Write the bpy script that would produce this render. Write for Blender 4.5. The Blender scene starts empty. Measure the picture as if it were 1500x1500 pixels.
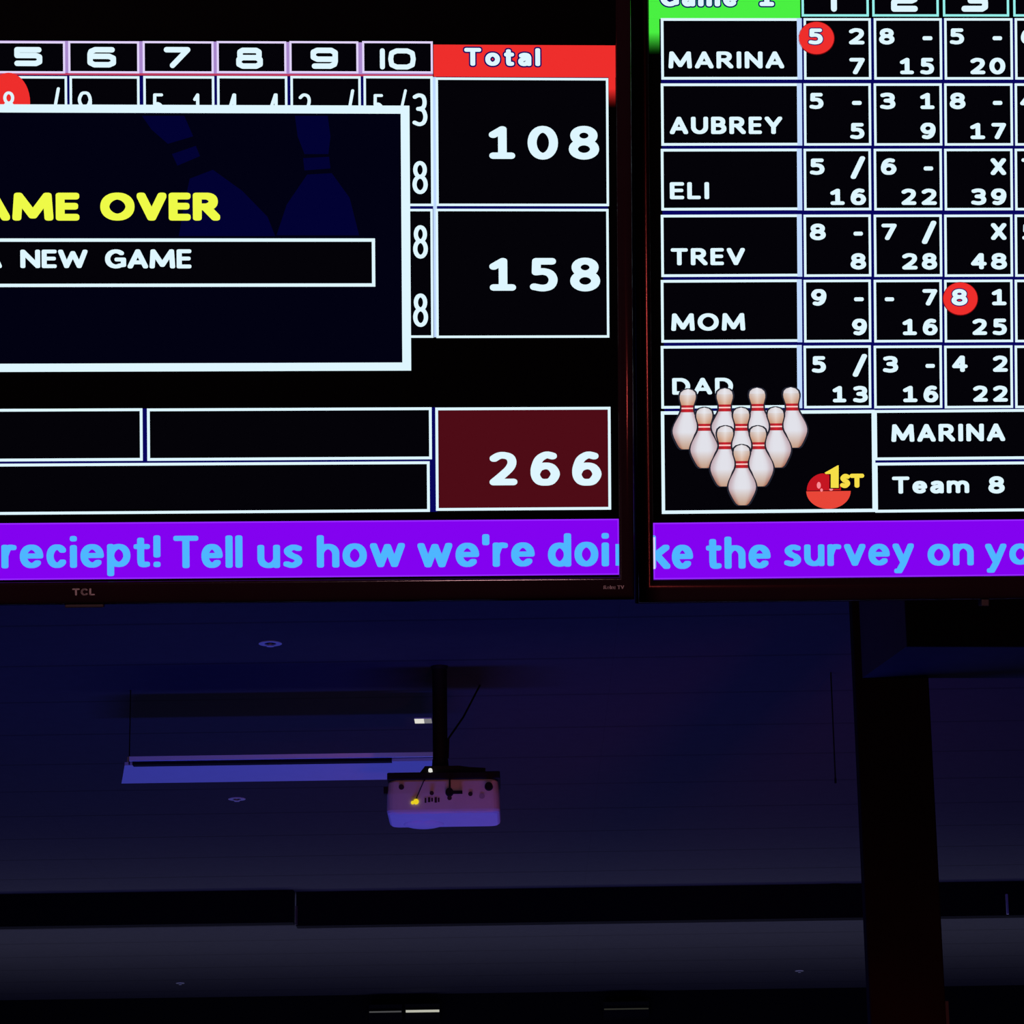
import bpy, bmesh, math, random
from mathutils import Matrix, Vector

S = bpy.context.scene
C = S.collection

# ------------------------------------------------------------------ camera
cam_d = bpy.data.cameras.new('camera')
cam = bpy.data.objects.new('camera', cam_d)
C.objects.link(cam)
S.camera = cam
cam_d.sensor_width = 36.0
cam_d.lens = 108.0
cam_d.clip_start = 0.05
cam_d.clip_end = 200.0
CAM_AXES = ((0.9999, 0.0148, -0.0000), (0.0040, -0.2672, -0.9636), (-0.0143, 0.9635, -0.2672))
cam.matrix_world = Matrix.Translation((0, 0, 1.6)) @ Matrix(CAM_AXES).to_4x4()

# ------------------------------------------------------------------ world and colour management
S.view_settings.view_transform = 'Standard'
S.view_settings.look = 'None'
S.view_settings.gamma = 1.0
S.view_settings.use_curve_mapping = False
S.view_settings.exposure = 0.0
world = bpy.data.worlds.new('dark_hall')
S.world = world
world.use_nodes = True
bg = world.node_tree.nodes['Background']
bg.inputs[0].default_value = (0.02, 0.02, 0.05, 1)
bg.inputs[1].default_value = 0.02

# ------------------------------------------------------------------ lamps of the hall and added fill lights
def area(name, loc, energy, color, sx, sy, aim=None, spread=180):
    d = bpy.data.lights.new(name, 'AREA')
    d.energy = energy
    d.color = color
    d.shape = 'RECTANGLE'
    d.size, d.size_y = sx, sy
    d.spread = math.radians(spread)
    o = bpy.data.objects.new(name, d)
    C.objects.link(o)
    o.location = loc
    v = Vector(aim) - Vector(loc) if aim else Vector((0, 0, 1))
    o.rotation_euler = v.to_track_quat('-Z', 'Y').to_euler()
    return o
area('blue_approach_light', (-0.6, 9.7, 0.12), 85, (0.062, 0.078, 1.0), 2.4, 0.4, (-0.6, 13.2, 4.0))
area('blue_lane_light', (-0.5, 16.4, 0.15), 98, (0.30, 0.30, 1.0), 9, 1.2)
area('white_lane_light', (-0.5, 17.7, 0.6), 38, (0.80, 0.83, 1.0), 13, 0.8, spread=100)
area('red_sign_light', (1.5, -1.6, 1.56), 3.2, (1.0, 0.10, 0.09), 0.05, 0.2, (0.4, 3.3, 2.7))
area('tv_fill_light', (-1.2, -2.4, 3.5), 11, (1.0, 0.50, 0.55), 1.0, 0.5, (0.2, 3.2, 2.6), spread=70)  # unseen pinkish fill added behind the camera to brighten bezels and badge
area('projector_pink_fill', (0.6, 5.2, 1.1), 0.15, (1.0, 0.16, 0.20), 0.3, 0.2, (-0.25, 10.6, 3.55), spread=16)  # unseen narrow pink fill added to tint the projector's face
area('red_column_light', (1.5, 6.6, 0.2), 1.9, (1.0, 0.10, 0.10), 0.3, 0.3, (1.17, 9.2, 1.75), spread=34)

# ------------------------------------------------------------------ materials
def srgb(r, g, b):
    f = lambda c: ((c / 255.0 + 0.055) / 1.055) ** 2.4 if c > 10 else c / 255.0 / 12.92
    return (f(r), f(g), f(b), 1.0)

def paint(name, col, rough=0.6, spec=0.4, metal=0.0, grain=0.12, scale=18.0):
    """painted surface with a faint procedural mottling"""
    m = bpy.data.materials.new(name)
    m.use_nodes = True
    nt = m.node_tree
    b = nt.nodes['Principled BSDF']
    tc = nt.nodes.new('ShaderNodeTexCoord')
    nz = nt.nodes.new('ShaderNodeTexNoise')
    nz.inputs['Scale'].default_value = scale
    nz.inputs['Detail'].default_value = 4
    nt.links.new(tc.outputs['Object'], nz.inputs['Vector'])
    mx = nt.nodes.new('ShaderNodeMix')
    mx.data_type = 'RGBA'
    c = Vector(col[:3])
    mx.inputs['A'].default_value = (*(c * (1 - grain)), 1)
    mx.inputs['B'].default_value = (*(c * (1 + grain)), 1)
    nt.links.new(nz.outputs['Fac'], mx.inputs['Factor'])
    nt.links.new(mx.outputs['Result'], b.inputs['Base Color'])
    b.inputs['Roughness'].default_value = rough
    b.inputs['Specular IOR Level'].default_value = spec
    b.inputs['Metallic'].default_value = metal
    return m

def glow(name, col, strength=1.0):
    m = bpy.data.materials.new(name)
    m.use_nodes = True
    nt = m.node_tree
    nt.nodes.clear()
    o = nt.nodes.new('ShaderNodeOutputMaterial')
    e = nt.nodes.new('ShaderNodeEmission')
    e.inputs['Color'].default_value = col
    e.inputs['Strength'].default_value = strength
    nt.links.new(e.outputs[0], o.inputs[0])
    return m

def glow_attr(name):
    """lit display pixels whose colour is stored per corner (pictures on the screens)"""
    m = glow(name, (1, 1, 1, 1))
    nt = m.node_tree
    a = nt.nodes.new('ShaderNodeAttribute')
    a.attribute_name = 'Col'
    e = [n for n in nt.nodes if n.type == 'EMISSION'][0]
    nt.links.new(a.outputs['Color'], e.inputs['Color'])
    return m

PX = {k: glow('display_' + k, srgb(*v)) for k, v in {
    'white': (222, 246, 255), 'lilac': (226, 212, 250), 'paleteal': (150, 240, 235), 'paleblue': (192, 218, 255),
    'navy': (8, 6, 92), 'ink': (4, 3, 8), 'red': (238, 46, 44), 'darkred': (120, 10, 14), 'crimson': (190, 60, 95), 'mauve': (170, 138, 205),
    'maroon': (78, 12, 22), 'nightblue': (2, 2, 18), 'deepblue': (2, 2, 50), 'yellow': (238, 250, 72),
    'purple': (131, 2, 240), 'violet': (150, 40, 255), 'cyan': (78, 182, 255), 'green': (74, 240, 66),
    'gold': (246, 222, 72), 'balldark': (196, 22, 34), 'balllight': (232, 70, 56), 'ballglow': (250, 140, 150)}.items()}
PX['picture'] = glow_attr('display_picture')

M_ceiling = paint('ceiling_tile', (0.045, 0.044, 0.05, 1), 0.9, 0.1)
nt = M_ceiling.node_tree
tc = [n for n in nt.nodes if n.type == 'TEX_COORD'][0]
sep = nt.nodes.new('ShaderNodeSeparateXYZ')
nt.links.new(tc.outputs['Object'], sep.inputs[0])
def seam(axis, pitch, phase, width):
    a = nt.nodes.new('ShaderNodeMath'); a.operation = 'ADD'; a.inputs[1].default_value = 100 * pitch - phase
    nt.links.new(sep.outputs[axis], a.inputs[0])
    b = nt.nodes.new('ShaderNodeMath'); b.operation = 'MODULO'; b.inputs[1].default_value = pitch
    nt.links.new(a.outputs[0], b.inputs[0])
    c = nt.nodes.new('ShaderNodeMath'); c.operation = 'LESS_THAN'; c.inputs[1].default_value = width
    nt.links.new(b.outputs[0], c.inputs[0])
    return c
s1, s2 = seam('Y', 0.61, 9.98, 0.022), seam('X', 2.44, 0.35, 0.0012)
mxs = nt.nodes.new('ShaderNodeMath'); mxs.operation = 'MAXIMUM'
nt.links.new(s1.outputs[0], mxs.inputs[0]); nt.links.new(s2.outputs[0], mxs.inputs[1])
old = [n for n in nt.nodes if n.type == 'MIX'][0]
mm = nt.nodes.new('ShaderNodeMix'); mm.data_type = 'RGBA'
sc_ = nt.nodes.new('ShaderNodeMath'); sc_.operation = 'MULTIPLY'; sc_.inputs[1].default_value = 0.5
nt.links.new(mxs.outputs[0], sc_.inputs[0])
nt.links.new(sc_.outputs[0], mm.inputs['Factor'])
nt.links.new(old.outputs['Result'], mm.inputs['A'])
mm.inputs['B'].default_value = (0.012, 0.012, 0.014, 1)
nt.links.new(mm.outputs['Result'], nt.nodes['Principled BSDF'].inputs['Base Color'])

M_wall = paint('dark_wall_paint', (0.002, 0.002, 0.003, 1), 0.9, 0.1)
M_floor = paint('dark_floor', (0.02, 0.02, 0.022, 1), 0.6, 0.3)
M_black = paint('matt_black_paint', (0.004, 0.004, 0.005, 1), 0.85, 0.1)
M_column = paint('black_column_paint', (0.013, 0.006, 0.006, 1), 0.8, 0.06, scale=6, grain=0.5)
M_plastic = paint('black_tv_plastic', (0.020, 0.008, 0.012, 1), 0.08, 0.5)
M_rim = paint('grey_tv_rim', (0.045, 0.038, 0.042, 1), 0.4, 0.5)
M_badge = paint('silver_badge', (0.55, 0.5, 0.5, 1), 0.4, 0.5)
M_panel = paint('display_glass', (0.0006, 0.0006, 0.001, 1), 0.5, 0.02)
M_white = paint('white_plastic', (0.62, 0.60, 0.62, 1), 0.55, 0.4, grain=0.05)
M_lens = paint('white_light_lens', (0.60, 0.60, 0.64, 1), 0.5, 0.4, grain=0.05)
M_dark = paint('dark_slot', (0.006, 0.006, 0.01, 1), 0.8, 0.1)
M_trim = paint('pale_trim_ring', (0.50, 0.50, 0.5, 1), 0.5, 0.4)
M_socket = paint('dark_socket', (0.03, 0.012, 0.02, 1), 0.6, 0.3)
M_faint = paint('faint_grey_plastic', (0.36, 0.33, 0.36, 1), 0.6, 0.3)
M_rail = paint('bright_white_rail', (0.92, 0.92, 0.92, 1), 0.35, 0.5, grain=0.03)
M_grey = paint('pale_grey_metal', (0.42, 0.40, 0.40, 1), 0.6, 0.3)
M_cable = paint('black_cable', (0.005, 0.005, 0.006, 1), 0.7, 0.2)
M_soffit = paint('soffit_paint', (0.056, 0.054, 0.058, 1), 0.9, 0.1)

# ------------------------------------------------------------------ mesh helpers
def obj(name, bm, mats, parent=None, smooth=False, bevel=0.0):
    me = bpy.data.meshes.new(name)
    bm.normal_update()
    bm.to_mesh(me)
    bm.free()
    for m in (mats if isinstance(mats, (list, tuple)) else [mats]):
        me.materials.append(m)
    if smooth:
        for p in me.polygons:
            p.use_smooth = True
    o = bpy.data.objects.new(name, me)
    C.objects.link(o)
    if parent:
        o.parent = parent
    if bevel:
        b = o.modifiers.new('bevel', 'BEVEL')
        b.width = bevel
        b.segments = 3
        b.limit_method = 'ANGLE'
    return o

def thing(name, label, cat, loc=(0, 0, 0), group=None, mat=None):
    o = bpy.data.objects.new(name, None)
    o.empty_display_size = 0.1
    C.objects.link(o)
    o.matrix_world = Matrix.Translation(loc) @ (mat.to_4x4() if mat else Matrix())
    return tag(o, label, cat, group)

def tag(o, label, cat, group=None):
    o['label'] = label
    o['category'] = cat
    if group:
        o['group'] = group
    return o

def box(bm, a, b):
    v = [bm.verts.new((x, y, z)) for x in (a[0], b[0]) for y in (a[1], b[1]) for z in (a[2], b[2])]
    for f in ((0, 1, 3, 2), (4, 6, 7, 5), (0, 4, 5, 1), (2, 3, 7, 6), (0, 2, 6, 4), (1, 5, 7, 3)):
        bm.faces.new([v[i] for i in f])
    bmesh.ops.recalc_face_normals(bm, faces=bm.faces[:])
    return bm

def prism(bm, pts, z0, z1):
    lo = [bm.verts.new((x, y, z0)) for x, y in pts]
    hi = [bm.verts.new((x, y, z1)) for x, y in pts]
    n = len(pts)
    bm.faces.new(lo[::-1]); bm.faces.new(hi)
    for i in range(n):
        bm.faces.new((lo[i], lo[(i + 1) % n], hi[(i + 1) % n], hi[i]))
    bmesh.ops.recalc_face_normals(bm, faces=bm.faces[:])
    return bm

def tube(bm, p, q, r, n=14, r2=None):
    p, q = Vector(p), Vector(q)
    d = (q - p).normalized()
    a = d.orthogonal().normalized()
    b = d.cross(a)
    r2 = r if r2 is None else r2
    A = [bm.verts.new(p + (a * math.cos(t) + b * math.sin(t)) * r) for t in [2 * math.pi * i / n for i in range(n)]]
    B = [bm.verts.new(q + (a * math.cos(t) + b * math.sin(t)) * r2) for t in [2 * math.pi * i / n for i in range(n)]]
    for i in range(n):
        bm.faces.new((A[i], A[(i + 1) % n], B[(i + 1) % n], B[i]))
    bm.faces.new(A[::-1]); bm.faces.new(B)
    return bm

def ring(bm, c, r0, r1, z0, z1, n=32):
    """flat ring with thickness, axis Z"""
    cs = [(math.cos(2 * math.pi * i / n), math.sin(2 * math.pi * i / n)) for i in range(n)]
    L = [[bm.verts.new((c[0] + r * x, c[1] + r * y, z)) for x, y in cs] for r, z in ((r0, z0), (r1, z0), (r1, z1), (r0, z1))]
    for k in range(4):
        P, Q = L[k], L[(k + 1) % 4]
        for i in range(n):
            bm.faces.new((P[i], P[(i + 1) % n], Q[(i + 1) % n], Q[i]))
    bmesh.ops.recalc_face_normals(bm, faces=bm.faces[:])
    return bm

NB = bmesh.new

# ------------------------------------------------------------------ room shell
CZ = 4.0
def struct(name, bm, m):
    o = obj(name, bm, m)
    o['kind'] = 'structure'
    return o
X0, X1, Y0, Y1 = -11.0, 11.0, -6.0, 20.72
struct('floor', box(NB(), (X0, Y0, -0.12), (X1, Y1, 0)), M_floor)
struct('ceiling', box(NB(), (X0, Y0, CZ), (X1, Y1, CZ + 0.15)), M_ceiling)
struct('wall_back', box(NB(), (X0, Y1, 0), (X1, Y1 + 0.15, CZ)), M_wall)
struct('wall_front', box(NB(), (X0, Y0 - 0.15, 0), (X1, Y0, CZ)), M_wall)
struct('wall_left', box(NB(), (X0 - 0.15, Y0, 0), (X0, Y1, CZ)), M_wall)
struct('wall_right', box(NB(), (X1, Y0, 0), (X1 + 0.15, Y1, CZ)), M_wall)

# two long black beams under the ceiling, butted end to end, the second a little further back
P = (-1.1689, 15.9670, 4.0000)
Q = (-1.1741, 16.0500, 3.8298)
b1 = thing('ceiling_beam', 'long black ceiling beam whose end stops below the hanging light fixture', 'beam', (P[0] - 4, P[1], CZ))
obj('beam_body', box(NB(), (-5.5, 0, Q[2] - CZ), (4, 0.1, 0)), M_black, b1)
P2 = (-1.1598, 16.0400, 4.0000)
Q2 = (-1.1648, 16.1200, 3.8214)
b2 = thing('ceiling_beam', 'long black ceiling beam running behind the black column with a grey bracket', 'beam', (P2[0] + 4, P2[1], CZ))
obj('beam_body', box(NB(), (-4, 0, Q2[2] - CZ), (6, 0.1, 0)), M_black, b2)
E0 = (-1.1638, 16.1000, 3.9244)
E1 = (-1.1508, 16.1000, 3.8274)
obj('end_plate', box(NB(), (E0[0] - P2[0] - 4, -0.012, E1[2] - CZ), (E1[0] - P2[0] - 4 - 0.002, 0.0, E0[2] - CZ)), M_rim, b2)
G0 = (2.5517, 16.1000, 3.9303)
G1 = (2.5619, 16.1000, 3.8260)
br = obj('bracket', box(NB(), (G0[0] - P2[0] - 4, -0.02, G1[2] - CZ), (G1[0] - P2[0] - 4, 0.0, G0[2] - CZ)), M_grey, b2)
br['label'] = 'pale grey upright bracket'
H0 = (1.6391, 15.8313, 4.0000)
H1 = (1.6841, 16.0000, 4.0001)
obj('hanger', box(NB(), (H0[0] - P2[0] - 4, -0.02, -0.03), (H1[0] - P2[0] - 4, 0.0, -0.002)), M_black, b2)

# black column
K0 = (1.0420, 9.2000, 3.3813)
K1 = (1.2677, 9.2000, 3.3779)
col = thing('support_column', 'black painted column standing at the end of the dark soffit', 'column', ((K0[0] + K1[0]) / 2, 9.3, 0))
hw = (K1[0] - K0[0]) / 2
obj('shaft', box(NB(), (-hw, -0.1, 0), (hw, -0.02, CZ)), M_column, col, bevel=0.006)
CS = (1.2740, 9.2000, 2.6227)
obj('corner_strip', box(NB(), (hw, -0.09, 0), (hw + 0.010, -0.075, CS[2])), M_rim, col)

# soffit in front of the column
ZS = ((1.1617, 9.1950, 3.6055))[2]
F0 = (1.1480, 8.7673, 3.6055)
F1 = (1.4958, 8.7946, 3.6055)
B0 = (1.0639, 9.1786, 3.6055)
dx, dy = F1[0] - F0[0], F1[1] - F0[1]
k = 8.0
so = thing('ceiling_soffit', 'dark box soffit under the ceiling beside the black column top', 'soffit', (F0[0], F0[1], CZ))
yb = 9.19 - F0[1]
pts = [(0, 0), (dx * k, dy * k), (dx * k, yb + 0.0 + max(0, dy * k)), (B0[0] - F0[0], yb)]
obj('soffit_body', prism(NB(), pts, ZS - CZ, 0), M_soffit, so)
fb = NB()
nx, ny = dy, -dx
nl = math.hypot(nx, ny)
nx, ny = nx / nl * 0.012, ny / nl * 0.012
prism(fb, [(nx, ny), (dx * k + nx, dy * k + ny), (dx * k, dy * k), (0, 0)], ZS - CZ - 0.002, 0)
obj('fascia_board', fb, M_black, so)

# ------------------------------------------------------------------ suspended light fixture
A = (-1.4254, 11.0000, 3.7222)
A2 = (-1.4259, 11.0000, 3.7448)
zb, zt = A[2], A2[2]
yf = ((-1.4256, 11.3887, 3.7222))[1]
x0, x1 = A[0], A[0] + 1.134
fx = thing('light_fixture', 'long flat light fixture hung on thin wires, lit blue from below', 'light', (x0, 11.0, zb))
w, dpt = x1 - x0, yf - 11.0
FL = (-1.4823, 11.3911, 3.7222)
pan = obj('lens_panel', prism(NB(), [(0, 0.03), (w, 0.03), (w, dpt), (FL[0] - x0, dpt)], 0, 0.012), M_lens, fx)
obj('housing', box(NB(), (0.0, 0.10, 0.012), (w - 0.02, dpt - 0.02, 0.045)), M_lens, fx)
obj('front_rail', box(NB(), (0.02, 0.0, zt - zb - 0.012), (w, 0.012, zt - zb + 0.004)), M_rail, fx)
obj('slot', box(NB(), (0.03, 0.013, -0.001), (w - 0.16, 0.055, zt - zb - 0.006)), M_dark, fx)
for xw, yw in ((0.018, 0.02), (w - 0.002, 0.02)):
    obj('hanging_wire', tube(NB(), (xw, yw, 0.0), (xw, yw, CZ - zb), 0.0022, 8), M_cable, fx)

# ------------------------------------------------------------------ projector on its ceiling pole
YP = 10.6
p0 = (-0.4531, 10.6000, 3.5730)
p1 = (-0.0572, 10.6000, 3.4537)
zb_ = p1[2]
h = p0[2] - p1[2]
wd = p1[0] - p0[0]
dp = ((-0.2610, 10.8932, 3.4537))[1] - YP
cxp = (p0[0] + p1[0]) / 2
pj = thing('projector', 'white projector hung upside down from a black ceiling pole', 'projector', (cxp, YP, zb_))
def rrect(x0, y0, x1, y1, r, n=5):
    out = []
    for cx, cy, a0 in ((x1 - r, y1 - r, 0), (x0 + r, y1 - r, 90), (x0 + r, y0 + r, 180), (x1 - r, y0 + r, 270)):
        for i in range(n + 1):
            t = math.radians(a0 + 90 * i / n)
            out.append((cx + r * math.cos(t), cy + r * math.sin(t)))
    return out
body = NB()
rings = []
for z, ins in ((0.0, 0.010), (0.006, 0.003), (0.014, 0.0), (h * 0.6, 0.001), (h - 0.006, 0.006), (h, 0.012)):
    rings.append([body.verts.new((x, y, z)) for x, y in rrect(-wd / 2 + ins, ins * 0.5, wd / 2 - ins, dp - ins, 0.03)])
for a, b in zip(rings, rings[1:]):
    for i in range(len(a)):
        body.faces.new((a[i], a[(i + 1) % len(a)], b[(i + 1) % len(a)], b[i]))
body.faces.new(rings[0][::-1]); body.faces.new(rings[-1])
obj('body', body, M_white, pj, smooth=False)
# bulge over the lens at the far lower edge
ln = NB()
bmesh.ops.create_uvsphere(ln, u_segments=24, v_segments=12, radius=1.0, matrix=Matrix.Translation((-0.075, dp - 0.075, 0.004)) @ Matrix.Diagonal((0.075, 0.08, 0.018, 1)))
obj('lens_cowl', ln, M_white, pj, smooth=True)
def loc(q): return (q[0] - cxp, q[1] - YP, q[2] - zb_)
def disc(name, q, r, mat, dep=0.012):
    x, y, z = loc(q)
    return obj(name, tube(NB(), (x, 0.008, z), (x, -dep, z), r, 18, r * 0.9), mat, pj)
disc('foot_knob', (-0.0953, 10.6000, 3.5446), 0.0150, M_cable, 0.02)
disc('foot_knob', (-0.4007, 10.6000, 3.5480), 0.0100, M_socket, 0.006)
disc('video_socket', (-0.2327, 10.6000, 3.5262), 0.0150, M_cable, 0.02)
disc('video_socket', (-0.2947, 10.6000, 3.5247), 0.0078, M_socket, 0.006)
disc('video_socket', (-0.2328, 10.6000, 3.5069), 0.0085, M_socket, 0.006)
disc('video_socket', (-0.1600, 10.6000, 3.5203), 0.0085, M_socket, 0.002)
pl = NB()
a, b = loc((-0.2195, 10.6000, 3.5308)), loc((-0.1874, 10.6000, 3.5207))
box(pl, (a[0], -0.012, b[2]), (b[0], 0.004, a[2]))
obj('cable_plug', pl, M_cable, pj)
lb = NB()
a, b = loc((-0.3198, 10.6000, 3.5106)), loc((-0.3056, 10.6000, 3.4911))
for k_ in range(5):
    ww = 0.010 + 0.004 * (k_ % 2)
    box(lb, (a[0] + k_ * 0.0115, -0.0008, b[2] + 0.002 * (k_ % 3)), (a[0] + k_ * 0.0115 + ww * 0.6, 0.003, a[2] - 0.002 * ((k_ + 1) % 2)))
obj('printed_marks', lb, M_socket, pj)
disc('vent', (-0.1196, 10.6000, 3.5124), 0.0110, M_faint, 0.001)
tb = NB()
a, b = loc((-0.4639, 10.6000, 3.5538)), loc((-0.4485, 10.6000, 3.5294))
box(tb, (a[0], 0.02, b[2]), (b[0], 0.06, a[2]))
obj('side_latch', tb, M_cable, pj)
# mounting plate, hub, pole, flange
a, b = loc((-0.4506, 10.6000, 3.5911)), loc((-0.0557, 10.6000, 3.5646))
obj('mount_plate', box(NB(), (a[0], -0.004, h), (b[0], dp * 0.75, h + (a[2] - b[2]))), M_cable, pj, bevel=0.004)
zp = h + (a[2] - b[2])
hb = NB()
a, b = loc((-0.3310, 10.6000, 3.6269)), loc((-0.1068, 10.6000, 3.5823))
c_ = loc((-0.1995, 10.6000, 3.6249))
zz = a[2]
prism_pts = [(a[0] - 0.012, zp - 0.004), (b[0], zp - 0.004), (b[0], zp + 0.018), (c_[0] + 0.035, zp + 0.022), (c_[0], zz), (a[0] + 0.012, zz)]
lo = [hb.verts.new((x, 0.03, z)) for x, z in prism_pts]
hi = [hb.verts.new((x, 0.15, z)) for x, z in prism_pts]
hb.faces.new(lo); hb.faces.new(hi[::-1])
for i in range(len(lo)):
    hb.faces.new((lo[i], hi[i], hi[(i + 1) % len(lo)], lo[(i + 1) % len(lo)]))
bmesh.ops.recalc_face_normals(hb, faces=hb.faces[:])
obj('mount_hub', hb, M_cable, pj)
pc = loc((-0.2666, 10.7000, 3.6401))
py = 0.10
ztop = CZ - zb_
obj('pole', tube(NB(), (pc[0], py, zz - 0.01), (pc[0], py, ztop), 0.0262, 24), M_cable, pj, smooth=False)
obj('pole_collar', tube(NB(), (pc[0], py, zz - 0.005), (pc[0], py, zz + 0.035), 0.031, 24, 0.028), M_cable, pj)
obj('ceiling_flange', tube(NB(), (pc[0], py, ztop - 0.012), (pc[0], py, ztop), 0.028, 28, 0.031), M_cable, pj)
q = loc((-0.2989, 10.6000, 3.6046))
lw = obj('mount_spot', tube(NB(), (q[0], 0.03, q[2]), (q[0], -0.01, q[2]), 0.0072, 16), glow('white_spot', srgb(235, 235, 225), 0.9), pj)  # small white disc on the mount, drawn with emission
lw['label'] = 'small bright white spot on the mount'
yl = glow('yellow_indicator', (0.95, 0.72, 0.02, 1), 0.85)
yb2 = NB()
q = loc((-0.3497, 10.6000, 3.4954))
tube(yb2, (q[0], 0.006, q[2]), (q[0], -0.006, q[2]), 0.0095, 16)
q = loc((-0.3616, 10.6000, 3.4920))
tube(yb2, (q[0], 0.006, q[2]), (q[0], -0.005, q[2]), 0.006, 12)
yo = obj('indicator_lamp', yb2, yl, pj)
yo['label'] = 'glowing yellow indicator'
# leads: hub to socket, hub to indicator, ceiling to pole
def lead(name, pts, r, parent):
    bm = NB()
    for p, q in zip(pts, pts[1:]):
        tube(bm, p, q, r, 8)
    return obj(name, bm, M_cable, parent)
s = loc((-0.2322, 10.5800, 3.5226))
lead('lead', [(s[0], 0.028, zp), (s[0] + 0.001, -0.012, h * 0.9), (s[0], -0.014, s[2])], 0.0028, pj)
s = loc((-0.3502, 10.5800, 3.5027))
t_ = loc((-0.3025, 10.6000, 3.5925))
lead('lead', [(t_[0], 0.028, t_[2]), (t_[0] - 0.02, -0.006, h * 0.95), (s[0], -0.004, s[2])], 0.0016, pj)
c0 = loc((-0.1271, 11.0272, 4.0000))
c1 = loc((-0.2368, 10.7000, 3.7378))
c2 = (pc[0] + 0.027, py, zz + 0.04)
lead('lead', [c0, ((c0[0] + c1[0]) / 2 - 0.004, (c0[1] + c1[1]) / 2, (c0[2] + c1[2]) / 2 - 0.02), c1, c2], 0.0035, pj)

# white ceiling plate beside the pole; its reflected brightness is put in as glow
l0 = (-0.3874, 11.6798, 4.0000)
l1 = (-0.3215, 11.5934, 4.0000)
lt = thing('ceiling_plate', 'small white plate on the ceiling beside the projector pole, bright with added glow', 'light', ((l0[0] + l1[0]) / 2, (l0[1] + l1[1]) / 2, CZ))
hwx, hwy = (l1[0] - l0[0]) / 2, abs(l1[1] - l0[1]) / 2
obj('plate_base', box(NB(), (-hwx, -hwy, -0.004), (hwx, hwy, 0)), M_trim, lt)
obj('plate_bright', box(NB(), (-hwx, -hwy + 0.004, -0.006), (hwx * 0.1, hwy - 0.004, -0.004)), glow('plate_glow', srgb(222, 220, 210)), lt)
obj('plate_dim', box(NB(), (hwx * 0.12, -hwy + 0.004, -0.006), (hwx, hwy - 0.004, -0.004)), glow('plate_dim_glow', srgb(120, 118, 122)), lt)

# ------------------------------------------------------------------ sprinkler heads in the ceiling
def sprinkler(c, r, label, big=True):
    t = thing('sprinkler_head', label, 'sprinkler', (c[0], c[1], CZ), 'ceiling sprinklers')
    obj('escutcheon', ring(NB(), (0, 0), r * 0.5, r, -0.003, 0.0), M_trim, t)
    bm = NB()
    tube(bm, (0, 0, 0), (0, 0, -0.010), r * 0.16, 12)
    tube(bm, (0, 0, -0.010), (0, 0, -0.012), r * 0.34, 16)
    obj('deflector', bm, M_trim, t)
    return t
sprinkler((-0.8374, 10.2940, 4.0000), 0.040, 'pale round sprinkler high in the ceiling above the hanging light fixture')
sprinkler((-1.2220, 13.2803, 4.0000), 0.038, 'pale round sprinkler in the ceiling just below the hanging light fixture')
sprinkler((-2.1863, 19.9106, 4.0000), 0.028, 'tiny pale sprinkler beyond the black beam, on the side away from the column')
sprinkler((1.7964, 19.7466, 4.0000), 0.028, 'tiny pale sprinkler beyond the black beam, next to the black column')

# thin black cord hanging near the column
d0 = (1.1473, 10.8950, 4.0000)
d1 = (1.1438, 10.9000, 3.6121)
cd = NB()
tube(cd, (0, 0, 0), (0.0, 0, d1[2] - CZ), 0.0026, 8)
tube(cd, (0, 0, d1[2] - CZ), (0.0, 0, d1[2] - CZ - 0.02), 0.004, 8)
tag(obj('hanging_cord', cd, M_cable), 'thin black cord hanging from the ceiling beside the column', 'cord').location = (d0[0], d0[1], CZ)

# ------------------------------------------------------------------ strip lights at the far wall
def strip(a, b, th, col, strength, label):
    a, b = Vector(a), Vector(b)
    t = thing('strip_light', label, 'light', a, 'strip lights on the end wall')
    d = b - a
    obj('tube', tube(NB(), (0, 0, 0), d, th, 12), glow('tube_glow', col, strength), t)
    bm = NB()
    box(bm, (min(0, d.x) - 0.004, 0.02, -0.05), (max(0, d.x) + 0.004, Y1 - a.y, 0.05 + d.z))
    obj('mount_rail', bm, M_black, t)
strip((-0.7544, 20.5500, 3.8675), (-0.5321, 20.5500, 3.8674), 0.008, srgb(205, 205, 190), 0.8, 'brightest strip light, a short white tube on the dark end wall')
strip((-0.9970, 20.5500, 3.8661), (-0.7839, 20.5500, 3.8666), 0.005, srgb(120, 120, 122), 0.35, 'dim grey strip light in line with the bright white tube')
strip((0.5631, 20.5500, 3.8616), (0.8579, 20.5500, 3.8618), 0.004, srgb(90, 90, 80), 0.25, 'faintest strip light, barely lit, low on the dark end wall towards the column')

# ------------------------------------------------------------------ lettering: rounded strokes
def ell(cx, cy, rx, ry, a0=0, a1=360, n=20):
    return [(cx + rx * math.cos(math.radians(a0 + (a1 - a0) * i / n)), cy + ry * math.sin(math.radians(a0 + (a1 - a0) * i / n))) for i in range(n + 1)]
def sm(*p, n=4):
    """smooth curve through the points"""
    out = []
    q = [p[0]] + list(p) + [p[-1]]
    for a, b, c, d in zip(q, q[1:], q[2:], q[3:]):
        for k in range(n):
            u = k / n
            out.append(tuple(0.5 * (2 * b[m] + (c[m] - a[m]) * u + (2 * a[m] - 5 * b[m] + 4 * c[m] - d[m]) * u * u + (3 * b[m] - a[m] - 3 * c[m] + d[m]) * u ** 3) for m in (0, 1)))
    out.append(p[-1])
    return out
_six = sm((.86, .96), (.55, 1), (.2, .84), (.02, .5), (.04, .22), (.22, .04), (.5, 0), (.8, .05), (1, .3), (.82, .54), (.5, .6), (.18, .52), (.03, .34))
XH, DS = 0.74, -0.27
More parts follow.
